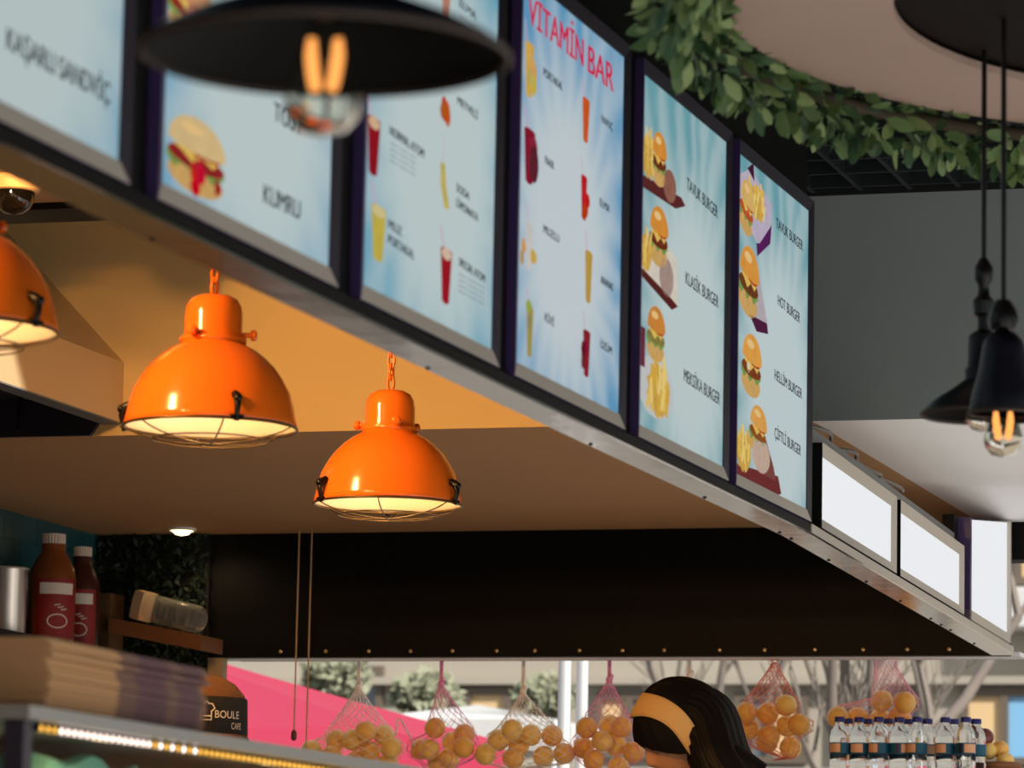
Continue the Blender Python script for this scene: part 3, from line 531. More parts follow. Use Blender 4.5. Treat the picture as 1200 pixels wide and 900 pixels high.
# ------------------------------------------------------------------ display counter with LED strip
t = thing('display_counter', 'glass display counter with a glowing LED strip under its top', 'counter', (-1.92, 4.30, FL)); zt = .277 - FL
MB().box(-.62, 0, 0, 3.7, 0, .85).build('cabinet', mat('grey_cabinet', srgb(90, 84, 80), .5), t)
MB().box(-.62, .02, -.02, 3.7, zt - .016, zt).build('top_board', mat('grey_top_glass', srgb(150, 146, 138), .3, .3), t)
MB().box(-.004, 0, .03, 3.68, .85, zt - .018).build('glass_front', M['thin_glass'], t)
for x, y in ((-.02, 0), (-.62, 0), (-.02, 3.67), (-.62, 3.67)): MB().box(x, x + .025, y, y + .025, .85, zt - .016).build('corner_post', M['alu_dark'], t)
MB().box(-.6, -.005, .03, 3.67, 1.13, 1.14).build('glass_shelf', mat('shelf_cream', srgb(226, 190, 140), .5), t)
MB().box(-.62, -.612, .03, 3.67, .85, zt - .018).build('back_panel', mat('counter_back', srgb(206, 150, 90), .6), t)
le = MB().box(-.014, -.004, .06, 3.65, zt - .026, zt - .017).build('led_strip', M['black_matt'], t); lw, ly = MB(), MB()
for i in range(178):
    y = .07 + .02 * i; (lw if (.12 < y < .40 or (.40 <= y < .60 and i % 2)) else ly).ball((-.005, y, zt - .0225), .0040, 8, 6)
tag(lw.build('led_bead', M['led_white'], le), None, None, None, 'stuff'); tag(ly.build('led_bead', M['led_yellow'], le), None, None, None, 'stuff')
for y in (.3, .9, 1.6, 2.4, 3.2): light('led_light', 'POINT', (-.03, y, zt - .03), .3, (1, .62, .26), t, 0)
# teal paper in the case
mb = MB(); n = 18
vs = [(-.42 + .38 * i / n, .22 + .5 * j / n, 1.142 + max(.002, .14 * min(1, 2.2 * math.sin(math.pi * i / n)) * min(1, 1.6 * math.sin(math.pi * j / n)) * (1 + .05 * math.sin(i * 1.3 + j * .9) + .05 * math.sin(j * 1.1 - i * .6)))) for i in range(n + 1) for j in range(n + 1)]
mb.add([(v[0] - 1.92, v[1] + 4.30, v[2] + FL) for v in vs], [(i * (n + 1) + j, (i + 1) * (n + 1) + j, (i + 1) * (n + 1) + j + 1, i * (n + 1) + j + 1) for i in range(n) for j in range(n)])
tag(mb.build('crumpled_paper', M['cloth'], smooth=35), 'crumpled teal wrapping paper inside the glass counter', 'paper')
tag(MB().box(-2.36, -2.0, 5.06, 5.5, .0905, .21).box(-2.37, -1.99, 5.05, 5.51, .21, .222).build('kraft_carton', M['kraft']), 'brown lidded carton inside the glass counter beside the teal paper', 'carton')
# stack of flattened boxes: kraft with a purple printed end
km = bpy.data.materials.new('printed_kraft'); km.use_nodes = True; nt = km.node_tree; b = nt.nodes['Principled BSDF']; b.inputs['Roughness'].default_value = .8
tc = nt.nodes.new('ShaderNodeTexCoord'); sp = nt.nodes.new('ShaderNodeSeparateXYZ'); nt.links.new(tc.outputs['Object'], sp.inputs[0]); cr = nt.nodes.new('ShaderNodeValToRGB'); nt.links.new(sp.outputs[1], cr.inputs[0]); nt.links.new(cr.outputs[0], b.inputs['Base Color'])
cr.color_ramp.interpolation = 'CONSTANT'; el = cr.color_ramp.elements; el[0].position = 0; el[0].color = srgb(200, 152, 104); el[1].position = .215; el[1].color = srgb(134, 98, 84)
for p_, c_ in ((.28, (114, 80, 84)), (.38, (136, 100, 86)), (.42, (116, 84, 84)), (.50, (150, 110, 86))): e_ = el.new(p_); e_.color = srgb(*c_)
def fbox(seed):
    r = random.Random(seed); mb = MB(); x0 = -.36
    mb.box(x0, 0, 0, .52, 0, .0027).box(x0 + .003, -.002 - r.random() * .004, .002, .518, .0031, .0058)
    mb.box(-.004, 0, .004, .516, .0026, .0033); return mb.mesh('flat_box', km)
fm = [fbox(i) for i in range(4)]
for i in range(15):
    o = link('flat_box', fm[i % 4], None, (-1.925 + random.uniform(-.004, .004), 4.39 + random.uniform(-.004, .004), .2775 + .0059 * i), (0, 0, random.uniform(-.006, .006)))
    tag(o, 'flattened brown takeaway box with purple print in the blurred stack on the counter', 'box', 'flattened boxes stacked on the counter')
tag(MB().box(-2.31, -2.02, 4.270, 4.315, .2775, .305).box(-2.30, -2.03, 4.266, 4.27, .281, .3015).build('napkin_box', mat('navy_card', srgb(48, 40, 92), .6)), 'small navy card box at the near end of the flattened box stack', 'box')
# woven hat on the back worktop
t = thing('back_worktop', 'steel worktop cabinet behind the display counter', 'worktop', (-3.70, 7.4, FL)); MB().box(0, .8, 0, 1.2, 0, 1.39).build('body', M['grey_metal'], t); MB().box(-.01, .81, -.01, 1.21, 1.39, 1.415).build('top', M['steel'], t)
t = thing('straw_hat', 'brown woven hat with a black lettered band beside the box stack', 'hat', (-3.055, 7.75, 1.415 + FL))
MB().lathe([(.16, 0), (.158, .003), (.135, .025), (.112, .055), (.101, .078), (.099, .145), (.094, .158), (.075, .180), (.045, .196), (.0001, .202)], 48).build('crown', M['straw'], t, smooth=60)
bd = MB().lathe([(.1025, .072), (.104, .075), (.1015, .148), (.0995, .15)], 48).build('band', mat('black_ribbon', srgb(20, 17, 16), .7), t, smooth=50)
def wrap_text(s, parent, r, a_mid, z, h, width, name, mt):
    cu = bpy.data.curves.new('t', 'FONT'); cu.body = s; cu.size = 1; cu.resolution_u = 3
    to = bpy.data.objects.new('t', cu); C.objects.link(to); me = bpy.data.meshes.new_from_object(to.evaluated_get(bpy.context.evaluated_depsgraph_get())); bpy.data.objects.remove(to)
    xs = [v.co.x for v in me.vertices]; xa, xb = min(xs), max(xs)
    for v in me.vertices:
        a = a_mid + ((v.co.x - xa) / (xb - xa) - .5) * width / r; v.co = (r * math.cos(a), r * math.sin(a), z + v.co.y / .72 * h)
    me.materials.clear(); me.materials.append(mt); return link(name, me, parent)
wrap_text('BOULE', bd, .1055, math.radians(-33), .105, .016, .062, 'band_lettering', M['print_white']); wrap_text('CAFE', bd, .1055, math.radians(-20), .083, .014, .03, 'band_lettering', M['print_white'])
ch = MB(); cp_ = lambda u, z: (.1058 * math.cos(math.radians(-60) + u / .1058), .1058 * math.sin(math.radians(-60) + u / .1058), z)
ch.tube([cp_(-.011, .10), cp_(-.011, .118), cp_(-.018, .124), cp_(-.012, .134), cp_(-.004, .134), cp_(0, .139), cp_(.005, .134), cp_(.013, .133), cp_(.018, .124), cp_(.011, .118), cp_(.011, .10)], .0014, 5, True).tube([cp_(-.01, .108), cp_(.01, .108)], .0014, 5)
ch.build('band_emblem', M['print_white'], bd)

# ------------------------------------------------------------------ blind cords, bag rail
t = thing('blind_cord', 'pair of thin tan pull cords hanging from the soffit', 'cord', (-4.096, 11.17, ZS))
for x, l in ((0, .615), (.04, .66)): MB().tube([(x, 0, 0), (x, 0, -l)], .0024, 6).build('string', M['string'], t, smooth=80)
MB().lathe([(.003, -.60), (.008, -.606), (.009, -.625), (.005, -.632), (.0001, -.633)], 14).build('toggle', mat('dark_brown_toggle', srgb(90, 50, 36), .5), t, smooth=50)
tag(MB().tube([(-4.36, 11.40, .878), (-1.98, 11.40, .878)], .008, 8).build('bag_rail', M['post'], smooth=60), 'thin metal rail behind the black panel carrying the net bags', 'rail')

# ------------------------------------------------------------------ net bags of oranges
ofm = [MB().ball((0, 0, 0), 1, 18, 12, sz=.95).mesh('orange', M[k], 80) for k in ('orange_fruit', 'orange_fruit_b')]
def px2(px, py, y):     # position on the hanging plane y = const
    cx, cy = px - 600, py - 450
    d = right * (cx / 4640) + down * (cy / 4640) + fwd
    return d * (y / d.y)
BAGS = [
 (420, 806, 'net_white', [(368, 880), (390, 867), (413, 868), (431, 859), (446, 861), (435, 882), (461, 878), (414, 889), (450, 893), (391, 886)], 'white net bag of oranges beside the tan pull cords', 'orange in the white net bag beside the tan pull cords', True),
 (517, 803, 'net_pink', [(512, 856), (527, 868), (541, 864), (507, 877), (493, 880), (525, 888), (547, 874), (506, 890)], 'small pink net bag of oranges hanging before the pink parasol edge', 'orange in the small pink net bag before the parasol edge', True),
 (613, 812, 'net_white', [(574, 883), (600, 872), (622, 861), (604, 889), (634, 885), (660, 883), (607, 857), (638, 862), (585, 870)], 'wide white net bag of oranges left of the pale street post', 'orange in the wide white net bag left of the street post', True),
 (714, 798, 'net_pink', [(694, 857), (712, 850), (726, 854), (706, 869), (681, 876), (722, 875), (699, 888), (721, 894), (738, 880)], 'magenta pink net bag of oranges left of the orange headband', 'orange in the magenta net bag left of the headband', True),
 (808, 793, 'net_white', [(800, 850), (816, 850), (793, 866), (810, 868), (826, 866), (802, 884), (820, 884)], 'white net bag mostly hidden behind the dark hair', 'orange in the white net bag hidden behind the hair', True),
 (908, 776, 'net_red', [(877, 836), (876, 854), (900, 840), (923, 827), (895, 867), (917, 855), (938, 850), (922, 872), (905, 858)], 'salmon red net bag of oranges right of the dark hair', 'orange in the salmon red net bag right of the hair', False),
 (1037, 774, 'net_rose', [(985, 843), (1005, 841), (1034, 824), (1062, 825), (1026, 842), (1051, 840), (996, 862), (1018, 863), (1041, 862), (1064, 853)], 'rose pink net bag of oranges above the water bottles', 'orange in the rose pink net bag above the bottles', False)]
for bi, (kx, ky, nm, pts, lab, olab, cord) in enumerate(BAGS):
    R0 = .033; ps = []
    for i, (px, py) in enumerate(pts):
        p = px2(px, py, 11.40); p.y += (-.022, .03, .008)[i % 3]; ps.append(p)
    for it in range(120):                     # settle: push overlapping fruit apart, mostly in depth
        for i in range(len(ps)):
            for j in range(i):
                d = ps[i] - ps[j]; l = d.length
                if l < 2.03 * R0:
                    if abs(d.y) < .004: d.y = .004 if (i + j) % 2 else -.004
                    g = Vector((d.x * .5, d.y * 1.6, d.z * .5)).normalized() * (2.03 * R0 - l) * .5; ps[i] += g; ps[j] -= g
    for i, p in enumerate(ps):
        o = link('orange', ofm[(i + bi) % 2], None, p, (random.random() * 6, random.random() * 6, 0)); o.scale = (R0,) * 3
        tag(o, olab, 'orange', 'oranges in net bag %s' % ('one', 'two', 'three', 'four', 'five', 'six', 'seven')[bi])
    k = px2(kx, ky, 11.40); t = thing('net_bag', lab, 'net bag', k, group='net bags of oranges along the street opening')
    xs = [p.x - k.x for p in ps]; zs = [p.z - k.z for p in ps]; ysd = [p.y - k.y for p in ps]; e = R0 + .004
    xm, ym = (min(xs) + max(xs)) / 2, (min(ysd) + max(ysd)) / 2; a_, b_ = (max(xs) - min(xs)) / 2 + e, (max(ysd) - min(ysd)) / 2 + e; ztop, zbot = max(zs) + .012, min(zs) - e
    # fit: outline width of the fruit at each height
    def halfw(z):
        lo = [p.x - k.x - math.sqrt(max(0, e * e - (p.z - k.z - z) ** 2)) for p in ps if abs(p.z - k.z - z) < e]; hi = [p.x - k.x + math.sqrt(max(0, e * e - (p.z - k.z - z) ** 2)) for p in ps if abs(p.z - k.z - z) < e]
        return (min(lo), max(hi)) if lo else (xm - .01, xm + .01)
    prof = [(-.007, .007, 0, .007)]; z1 = ztop - .004; top = .03 if bi == 6 else .008
    if bi == 6: prof = [(-.035, .035, 0, .02)]
    for i in range(1, 6):
        s_ = i / 6; l, h = halfw(z1); g = s_ ** (1.15 if bi != 6 else 1.3); prof.append((-top + (l + top) * g, top + (h - top) * g, z1 * s_, .008 + (b_ * .8 - .008) * g))
    for i in range(7):
        z = z1 + (zbot - z1) * i / 6.2; l, h = halfw(z); prof.append((l, h, z, b_ * math.sqrt(max(.03, 1 - ((i - 2.5) / 4.2) ** 2))))
    prof.append((xm - .006, xm + .006, zbot - .002, .006))
    net = MB(); NS = 18 if bi in (0, 2, 5, 6) else 14
    for hnd in (-1, 1):
        for s_ in range(NS):
            q = []
            for i, (l, h, z, by) in enumerate(prof):
                a = 2 * math.pi * s_ / NS + hnd * i * .30; q.append(((l + h) / 2 + (h - l) / 2 * math.cos(a), ym * min(1, i / 4) + by * math.sin(a), z))
            net.tube(q, .0009, 3, caps=False)
    tag(net.build('net', M[nm], t), None, None, None, 'stuff')
    if cord:
        kn = MB().ball((0, 0, .004), .011, 10, 8, sz=1.1).ball((.006, 0, .014), .008, 8, 6).build('knot', M[nm], t, smooth=80)
        MB().tube([(-.003, 0, .01), (-.003, 0, .878 - k.z + .008)], .0032, 6).tube([(.003, 0, .01), (.003, 0, .878 - k.z + .008)], .0032, 6).build('cord', M[nm], t, smooth=80)
    else:
        MB().tube([(-.012 if bi < 6 else -.035, 0, .006), (0, 0, .012), (.012 if bi < 6 else .035, 0, .006)], .006, 6).build('hem', M[nm], t, smooth=80)
        MB().tube([(0, 0, .008), (0, 0, .878 - k.z + .006)], .004, 6).build('cord', M[nm], t, smooth=80)
a_ = px2(464, 862, 11.40); b2 = px2(466, 842, 11.40); c2 = px2(487, 876, 11.40)
tag(MB().tube([a_, b2, b2 + Vector((.012, 0, -.004)), c2], .003, 6).build('bag_tie', M['net_white'], smooth=60), 'loose white bag tie between the first two net bags', 'tie')

# ------------------------------------------------------------------ water bottles on a street stand
YW = 11.0; BS = .86; zb = px2(1040, 841, YW).z - .2225 * BS
t = thing('street_stand', 'wooden stand by the street opening carrying the water bottles', 'stand', (-2.62, 10.86, FL)); hs = zb - FL
MB().box(0, .68, 0, .36, hs - .03, hs).build('top', M['wood'], t)
for x in (0, .63):
    for y in (0, .31): MB().box(x, x + .05, y, y + .05, 0, hs - .03).build('leg', M['wood'], t)
def bottle_proto():
    t = thing('water_bottle', '', 'bottle', group='water bottles on the street stand')
    MB().lathe([(.0001, 0), (.028, 0), (.0325, .006), (.0325, .05), (.031, .054), (.0325, .058), (.0325, .076), (.031, .08), (.0325, .084), (.0325, .155), (.029, .175), (.020, .192), (.0145, .200), (.0140, .212), (.0001, .212)], 20).build('body', M['bottle'], t, smooth=50)
    MB().lathe([(.0001, .205), (.0172, .205), (.0172, .219), (.0155, .2225), (.0001, .2225)], 18).build('cap', M['cap_blue'], t, smooth=40)
    lb = MB().lathe([(.0331, .102), (.0331, .138)], 20).build('label', M['label_blue'], t, smooth=80)
    MB().lathe([(.0334, .106), (.0334, .134)], 8, a0=math.radians(-115), a1=math.radians(-40), closed=False).build('label_panel', M['label_orange'], lb, smooth=80)
    MB().lathe([(.0335, .104), (.0335, .136)], 4, a0=math.radians(-150), a1=math.radians(-126), closed=False).build('label_bar', M['label_navy'], lb, smooth=80)
    return t
bp0 = bottle_proto(); first = True; ordn = ['first', 'second', 'third', 'fourth', 'fifth', 'sixth', 'seventh', 'eighth']
for row, (xs, yy) in enumerate((((984, 1006, 1030, 1053, 1075, 1107, 1132), 10.97), ((994, 1016, 1041, 1063, 1087, 1117, 1144), 11.05))):
    for i, px in enumerate(xs):
        o = bp0 if first else copy_tree(bp0); first = False; p = px2(px, 842, yy)
        o.location = (p.x, yy + (.012 if i % 2 else 0), zb); o.rotation_euler = (0, 0, random.uniform(-.9, .9)); o.scale = (BS,) * 3; o['label'] = '%s water bottle from the left in the %s row, dark blue cap' % (ordn[i], ('front', 'back')[row])
t = thing('fruit_basket', 'wicker basket of fruit right of the water bottles', 'basket', (px2(1168, 897, 11.16).x, 11.16, zb)); zr = px2(1168, 897, 11.16).z - zb
bk = MB()
for i in range(6): bk.tube([(p[0], p[1], .012 + (zr - .012) * i / 5) for p in ring_pts(.050 + .003 * i, 0, 28)], .008, 6, True)
bk.lathe([(.0001, .004), (.05, .004), (.063, zr)], 28); bk.build('wicker', M['wood'], t, smooth=60)
for px, py, m_, lab in ((1154, 864, 'plum', 'dark reddish plum at the top of the fruit basket'), (1158, 880, 0, 'orange at the left of the fruit basket, behind the bottles'), (1172, 878, 1, 'orange at the back of the fruit basket'), (1178, 892, 0, 'orange at the front right of the fruit basket')):
    p = px2(px, py, 11.14 + (.02 if m_ == 1 else 0)); o = link('orange' if m_ != 'plum' else 'plum', ofm[m_] if m_ != 'plum' else MB().ball((0, 0, 0), 1, 16, 10).mesh('plum', mat('plum_skin', srgb(120, 50, 46), .3), 80), None, p); o.scale = (.026,) * 3; tag(o, lab, 'fruit', 'fruit in the wicker basket')

# ------------------------------------------------------------------ woman behind the counter
HC = Vector((-2.198, 8.50, .487)); pitch, yaw = math.radians(31), math.radians(16); HS = .92
F = Vector((-math.cos(yaw) * math.cos(pitch), -math.sin(yaw) * math.cos(pitch), -math.sin(pitch))); Lf = Vector((0, 0, 1)).cross(F).normalized(); U = F.cross(Lf).normalized()
HM = Matrix((F, Lf, U)).transposed()
def hp(f, l, u): return HC + HM @ Vector((f, l, u)) * HS
hips = Vector((-2.02, 8.55, -.14)); chest = Vector((-2.06, 8.54, .20)); neck = Vector((-2.11, 8.53, .345))
sk = [(hips, .145), (Vector((-2.03, 8.55, .02)), .125), (chest, .14), (neck, .062), (hp(-.03, 0, -.05), .06),
      (chest + Vector((.0, -.17, .06)), .055), (Vector((-2.18, 8.33, -.10)), .042), (Vector((-2.40, 8.38, -.06)), .032),
      (chest + Vector((.0, .17, .06)), .055), (Vector((-2.18, 8.74, -.10)), .042), (Vector((-2.40, 8.66, -.06)), .032),
      (Vector((-2.02, 8.46, -.22)), .10), (Vector((-2.06, 8.45, -.60)), .066), (Vector((-2.03, 8.45, -.98)), .044), (Vector((-2.16, 8.44, -1.015)), .036),
      (Vector((-2.02, 8.64, -.22)), .10), (Vector((-2.04, 8.65, -.60)), .066), (Vector((-2.00, 8.65, -.98)), .044), (Vector((-2.13, 8.66, -1.015)), .036)]
ed = [(0, 1), (1, 2), (2, 3), (3, 4), (2, 5), (5, 6), (6, 7), (2, 8), (8, 9), (9, 10), (0, 11), (11, 12), (12, 13), (13, 14), (0, 15), (15, 16), (16, 17), (17, 18)]
def skin(sk, ed, grow=0, root=0, sub=2):
    me = bpy.data.meshes.new('sk'); me.from_pydata([tuple(p) for p, r in sk], ed, []); o = bpy.data.objects.new('sk', me); C.objects.link(o)
    o.modifiers.new('s', 'SKIN'); sv = me.skin_vertices[0].data
    for i, (p, r) in enumerate(sk): sv[i].radius = (r + grow, r + grow); sv[i].use_root = (i == root)
    md = o.modifiers.new('u', 'SUBSURF'); md.levels = sub
    r = bpy.data.meshes.new_from_object(o.evaluated_get(bpy.context.evaluated_depsgraph_get())); bpy.data.objects.remove(o); return r
def mesh_mb(me):
    mb = MB(); mb.add([v.co.copy() for v in me.vertices], [tuple(p.vertices) for p in me.polygons]); return mb
body = mesh_mb(skin(sk, ed))
hb = MB(); hb.ball((0, 0, 0), 1, 40, 28); hv = []
for x, y, z in hb.v:                      # head: x forward, y left, z up, sculpted from a sphere
    f, l, u = x * .098, y * .074, z * .118
    if u < 0: l *= 1 - .38 * (-u / .118) ** 1.5; f = f * (1 - .1 * (-u / .118)) + .010 * (-u / .118)
    if x > .2:
        g = math.exp(-(l / .012) ** 2); f += g * (.022 * math.exp(-((u + .022) / .016) ** 2) + .012 * math.exp(-((u + .002) / .022) ** 2))       # nose
        f -= .010 * (math.exp(-((l - .032) / .015) ** 2) + math.exp(-((l + .032) / .015) ** 2)) * math.exp(-((u - .006) / .012) ** 2)             # eye sockets
        f += .006 * math.exp(-(l / .024) ** 2) * (math.exp(-((u + .056) / .006) ** 2) + math.exp(-((u + .07) / .006) ** 2)) + .008 * math.exp(-(l / .02) ** 2) * math.exp(-((u + .1) / .012) ** 2)
    hv.append(hp(f, l, u))
body.add(hv, hb.f)
for s in (-1, 1):
    eb = MB(); eb.ball((0, 0, 0), 1, 12, 8); body.add([hp(x * .016 - .01, s * .074 + y * .010 * s, z * .030 - .01) for x, y, z in eb.v], eb.f)          # ears
    wrist = Vector((-2.40, 8.52 + s * .14, -.06)); hd = Vector((-.8, -s * .15, -.25)).normalized(); side = hd.cross(Vector((0, 0, 1))).normalized()
    fs_ = [(wrist, .03), (wrist + hd * .045, .034)]; fe = [(0, 1)]
    for q in range(4):
        b0 = wrist + hd * .07 + side * (.027 - .018 * q); l_ = (.062, .072, .068, .052)[q]; i0 = len(fs_)
        fs_ += [(b0, .0105), (b0 + hd * l_ * .55 + Vector((0, 0, -.006)), .009), (b0 + hd * l_ + Vector((0, 0, -.028)), .0075)]; fe += [(1, i0), (i0, i0 + 1), (i0 + 1, i0 + 2)]
    i0 = len(fs_); b0 = wrist + hd * .03 + side * .035 * -s; fs_ += [(b0, .012), (b0 + hd * .03 + side * .02 * -s, .01), (b0 + hd * .055 + side * .022 * -s, .008)]; fe += [(1, i0), (i0, i0 + 1), (i0 + 1, i0 + 2)]
    hm_ = mesh_mb(skin(fs_, fe)); body.add(hm_.v, hm_.f)
bo = body.build('tmp', M['skin']); rm = bo.modifiers.new('r', 'REMESH'); rm.mode = 'VOXEL'; rm.voxel_size = .008; rm.use_smooth_shade = True
bm_ = bpy.data.meshes.new_from_object(bo.evaluated_get(bpy.context.evaluated_depsgraph_get())); bpy.data.objects.remove(bo); bm_.name = 'person'
bb = bmesh.new(); bb.from_mesh(bm_); seen = set(); comps = []
for v0_ in bb.verts:
    if v0_ in seen: continue
    st = [v0_]; seen.add(v0_); cc = []
    while st:
        v_ = st.pop(); cc.append(v_)
        for e_ in v_.link_edges:
            o_ = e_.other_vert(v_)
            if o_ not in seen: seen.add(o_); st.append(o_)
    comps.append(cc)
comps.sort(key=len)
print('person pieces', [len(c_) for c_ in comps][-16:])
for cc in comps[:-1]: bmesh.ops.delete(bb, geom=cc, context='VERTS')
bb.to_mesh(bm_); bb.free()
pn = tag(link('person', bm_), 'person with long dark hair and mustard headband, head bowed, behind the counter', 'person')
sh = skin([sk[i] for i in (0, 1, 2, 5, 6, 8, 9)], [(0, 1), (1, 2), (2, 3), (3, 4), (2, 5), (5, 6)], .012); sh.materials.append(M['shirt']); sh.polygons.foreach_set('use_smooth', [True] * len(sh.polygons)); link('shirt', sh, pn)
tr = skin([sk[i] for i in (0, 11, 12, 13, 15, 16, 17)], [(0, 1), (1, 2), (2, 3), (0, 4), (4, 5), (5, 6)], .014); tr.materials.append(M['trousers']); tr.polygons.foreach_set('use_smooth', [True] * len(tr.polygons)); link('trousers', tr, pn)
ey = MB()
for s in (-1, 1):
    q = MB(); q.ball((0, 0, 0), 1, 12, 8); ey.add([hp(.079 + x * .012, s * .031 + y * .014, .006 + z * .007) for x, y, z in q.v], q.f)
    ey.tube([hp(.092, s * .014, .026), hp(.091, s * .03, .032), hp(.078, s * .048, .027)], [.003, .0035, .002], 6)
ey.build('eyes', mat('dark_eyes', srgb(36, 24, 20), .3), pn, smooth=80)
MB().tube([hp(.103, -.022, -.063), hp(.108, -.008, -.062), hp(.108, .008, -.062), hp(.103, .022, -.063)], [.003, .0055, .0055, .003], 8).build('lips', mat('lip_colour', srgb(170, 86, 78), .5), pn, smooth=80)
# hair: cap with fringe, plus the long fall down the back, strand ridged
hr = MB(); n, mm_ = 64, 30; vs = []
for j in range(mm_ + 1):
    for i in range(n):
        az = 2 * math.pi * i / n; po = math.pi * j / mm_ * .62
        front = max(0, math.cos(az)); po *= 1 - .36 * front ** 2
        x, y, z = math.sin(po) * math.cos(az), math.sin(po) * math.sin(az), math.cos(po)
        rid = 1 + .012 * math.sin(az * 23 + 2 * math.sin(po * 3)) + .02 * math.sin(az * 5)
        vs.append(hp(x * .122 * rid - .002, y * .096 * rid, z * .138 * rid))
hr.add(vs, [(j * n + i, j * n + (i + 1) % n, (j + 1) * n + (i + 1) % n, (j + 1) * n + i) for j in range(mm_) for i in range(n)])
# long fall
base = [hp(-.02, 0, .045), hp(-.045, 0, .03), hp(-.062, 0, -.005)]
path = [base[0], base[1], base[2], Vector((-2.11, 8.49, .425)), Vector((-2.045, 8.48, .335)), Vector((-1.995, 8.48, .21)), Vector((-1.965, 8.48, .04)), Vector((-1.945, 8.48, -.12))]
wx = [.06, .085, .10, .112, .118, .115, .10, .05]; th_ = [.04, .06, .066, .064, .058, .05, .042, .02]; vs = []; n2 = 72
def cat(a, k, tt):
    p0, p1, p2, p3 = a[max(k - 1, 0)], a[k], a[min(k + 1, len(a) - 1)], a[min(k + 2, len(a) - 1)]
    return p1 * 1.0 + (p2 - p0) * .5 * tt + (p0 * 2 - p1 * 5 + p2 * 4 - p3) * .5 * tt * tt + (p1 * 3 - p0 - p2 * 3 + p3) * .5 * tt ** 3
fine = [(k, q / 4) for k in range(7) for q in range(4)] + [(6, 1.0)]
path, wx, th_ = [cat(path, k, q) for k, q in fine], [cat(wx, k, q) for k, q in fine], [cat(th_, k, q) for k, q in fine]
for i, p in enumerate(path):
    tg = (path[min(i + 1, len(path) - 1)] - path[max(i - 1, 0)]).normalized(); sd = Vector((0, 1, 0)); nn = tg.cross(sd).normalized()
    for j in range(n2):
        a = 2 * math.pi * j / n2; rd = 1 + .035 * math.sin(j * 1.9 + i * .1) + .02 * math.sin(j * .8)
        vs.append(p + sd * math.cos(a) * wx[i] * rd + nn * math.sin(a) * th_[i] * rd)
k0 = len(hr.v); hr.add(vs, [(i * n2 + j, i * n2 + (j + 1) % n2, (i + 1) * n2 + (j + 1) % n2, (i + 1) * n2 + j) for i in range(len(path) - 1) for j in range(n2)] + [tuple((len(path) - 1) * n2 + j for j in range(n2))])
# side lock in front of the ear
for s in (-1, 1):
    lk_ = [hp(-.02, s * .062, .03), hp(-.02, s * .078, -.02), hp(-.03, s * .086, -.06), hp(-.06, s * .088, -.11), hp(-.10, s * .09, -.18)]
    hr.tube(lk_, [.02, .032, .036, .038, .03], 16)
hr.build('hair', M['hair'], pn, smooth=80)
bd_ = MB(); vs = []; n3 = 36
for i in range(n3 + 1):
    a = math.radians(-112 + 224 * i / n3)                 # over the crown from ear to ear, tilted forwards
    c0 = Vector((0, math.sin(a), math.cos(a))); tl = math.radians(30 * max(0, math.cos(a)) + 2)
    for kx in range(7):
        sft = (kx / 6 - .5) * .068 * (1 - .35 * abs(i / n3 - .5) * 2); rr = 1.0 + .018 * math.cos((kx / 6 - .5) * math.pi) + .004 * math.sin(kx * 2.2 + i * .3)
        f = math.sin(tl) * c0.z * .128 + sft * math.cos(tl); u = math.cos(tl) * c0.z * .140 - sft * math.sin(tl); l = c0.y * .104
        vs.append(hp(f * rr, l * rr, u * rr))
bd_.add(vs, [(i * 7 + k, (i + 1) * 7 + k, (i + 1) * 7 + k + 1, i * 7 + k + 1) for i in range(n3) for k in range(6)]); hbd = bd_.build('headband', M['band'], pn, smooth=80)
md = hbd.modifiers.new('t', 'SOLIDIFY'); md.thickness = .006; md.offset = 1

# ------------------------------------------------------------------ street: parasol, post, trees, building
struct('ground', MB().box(-60, 60, 11.5, 90, FL - .15, FL - .05), M['pave'], 'paved street outside')
pc = px2(130, 735, 15.0); t = thing('parasol', 'large pink market parasol outside the street opening', 'parasol', (pc.x, 15.0, FL - .05)); za_ = pc.z - FL + .05
N8 = 8; RP = 1.62; zr_ = za_ - .44
for i in range(N8):
    a0, a1 = 2 * math.pi * (i + .35) / N8, 2 * math.pi * (i + 1.35) / N8; mb = MB(); ns = 8; vs = []
    for j in range(ns + 1):
        s_ = j / ns
        for k in range(ns + 1):
            q = k / ns; c = Vector((math.cos(a0), math.sin(a0))) * (1 - q) + Vector((math.cos(a1), math.sin(a1))) * q; sag = .035 * math.sin(math.pi * q) * s_
            vs.append((c.x * RP * s_, c.y * RP * s_, za_ - (za_ - zr_) * s_ ** .92 - sag))
    mb.add(vs, [(j * (ns + 1) + k, (j + 1) * (ns + 1) + k, (j + 1) * (ns + 1) + k + 1, j * (ns + 1) + k + 1) for j in range(ns) for k in range(ns)]); o = mb.build('canopy_panel', M['pink'], t, smooth=60)
    vb = MB(); vv = []
    for k in range(ns + 1):
        q = k / ns; c = Vector((math.cos(a0), math.sin(a0))) * (1 - q) + Vector((math.cos(a1), math.sin(a1))) * q; sag = .035 * math.sin(math.pi * q)
        vv += [(c.x * RP, c.y * RP, zr_ - sag), (c.x * (RP + .005), c.y * (RP + .005), zr_ - sag - .17)]
    vb.add(vv, [(2 * k, 2 * k + 1, 2 * k + 3, 2 * k + 2) for k in range(ns)]); v_ = vb.build('valance', M['pink'], o, smooth=60)
    MB().tube([vv[2 * k + 1] for k in range(ns + 1)], .006, 5).build('hem', M['white_canvas'], o, smooth=80)
MB().tube([(0, 0, 0), (0, 0, za_)], .03, 12).build('pole', M['post'], t, smooth=60); MB().box(-.3, .3, -.3, .3, 0, .06).build('base', M['grey_metal'], t)
p = px2(671, 820, 12.6); t = thing('street_post', 'pale metal double post standing in the street opening', 'post', (p.x, 12.6, FL - .05))
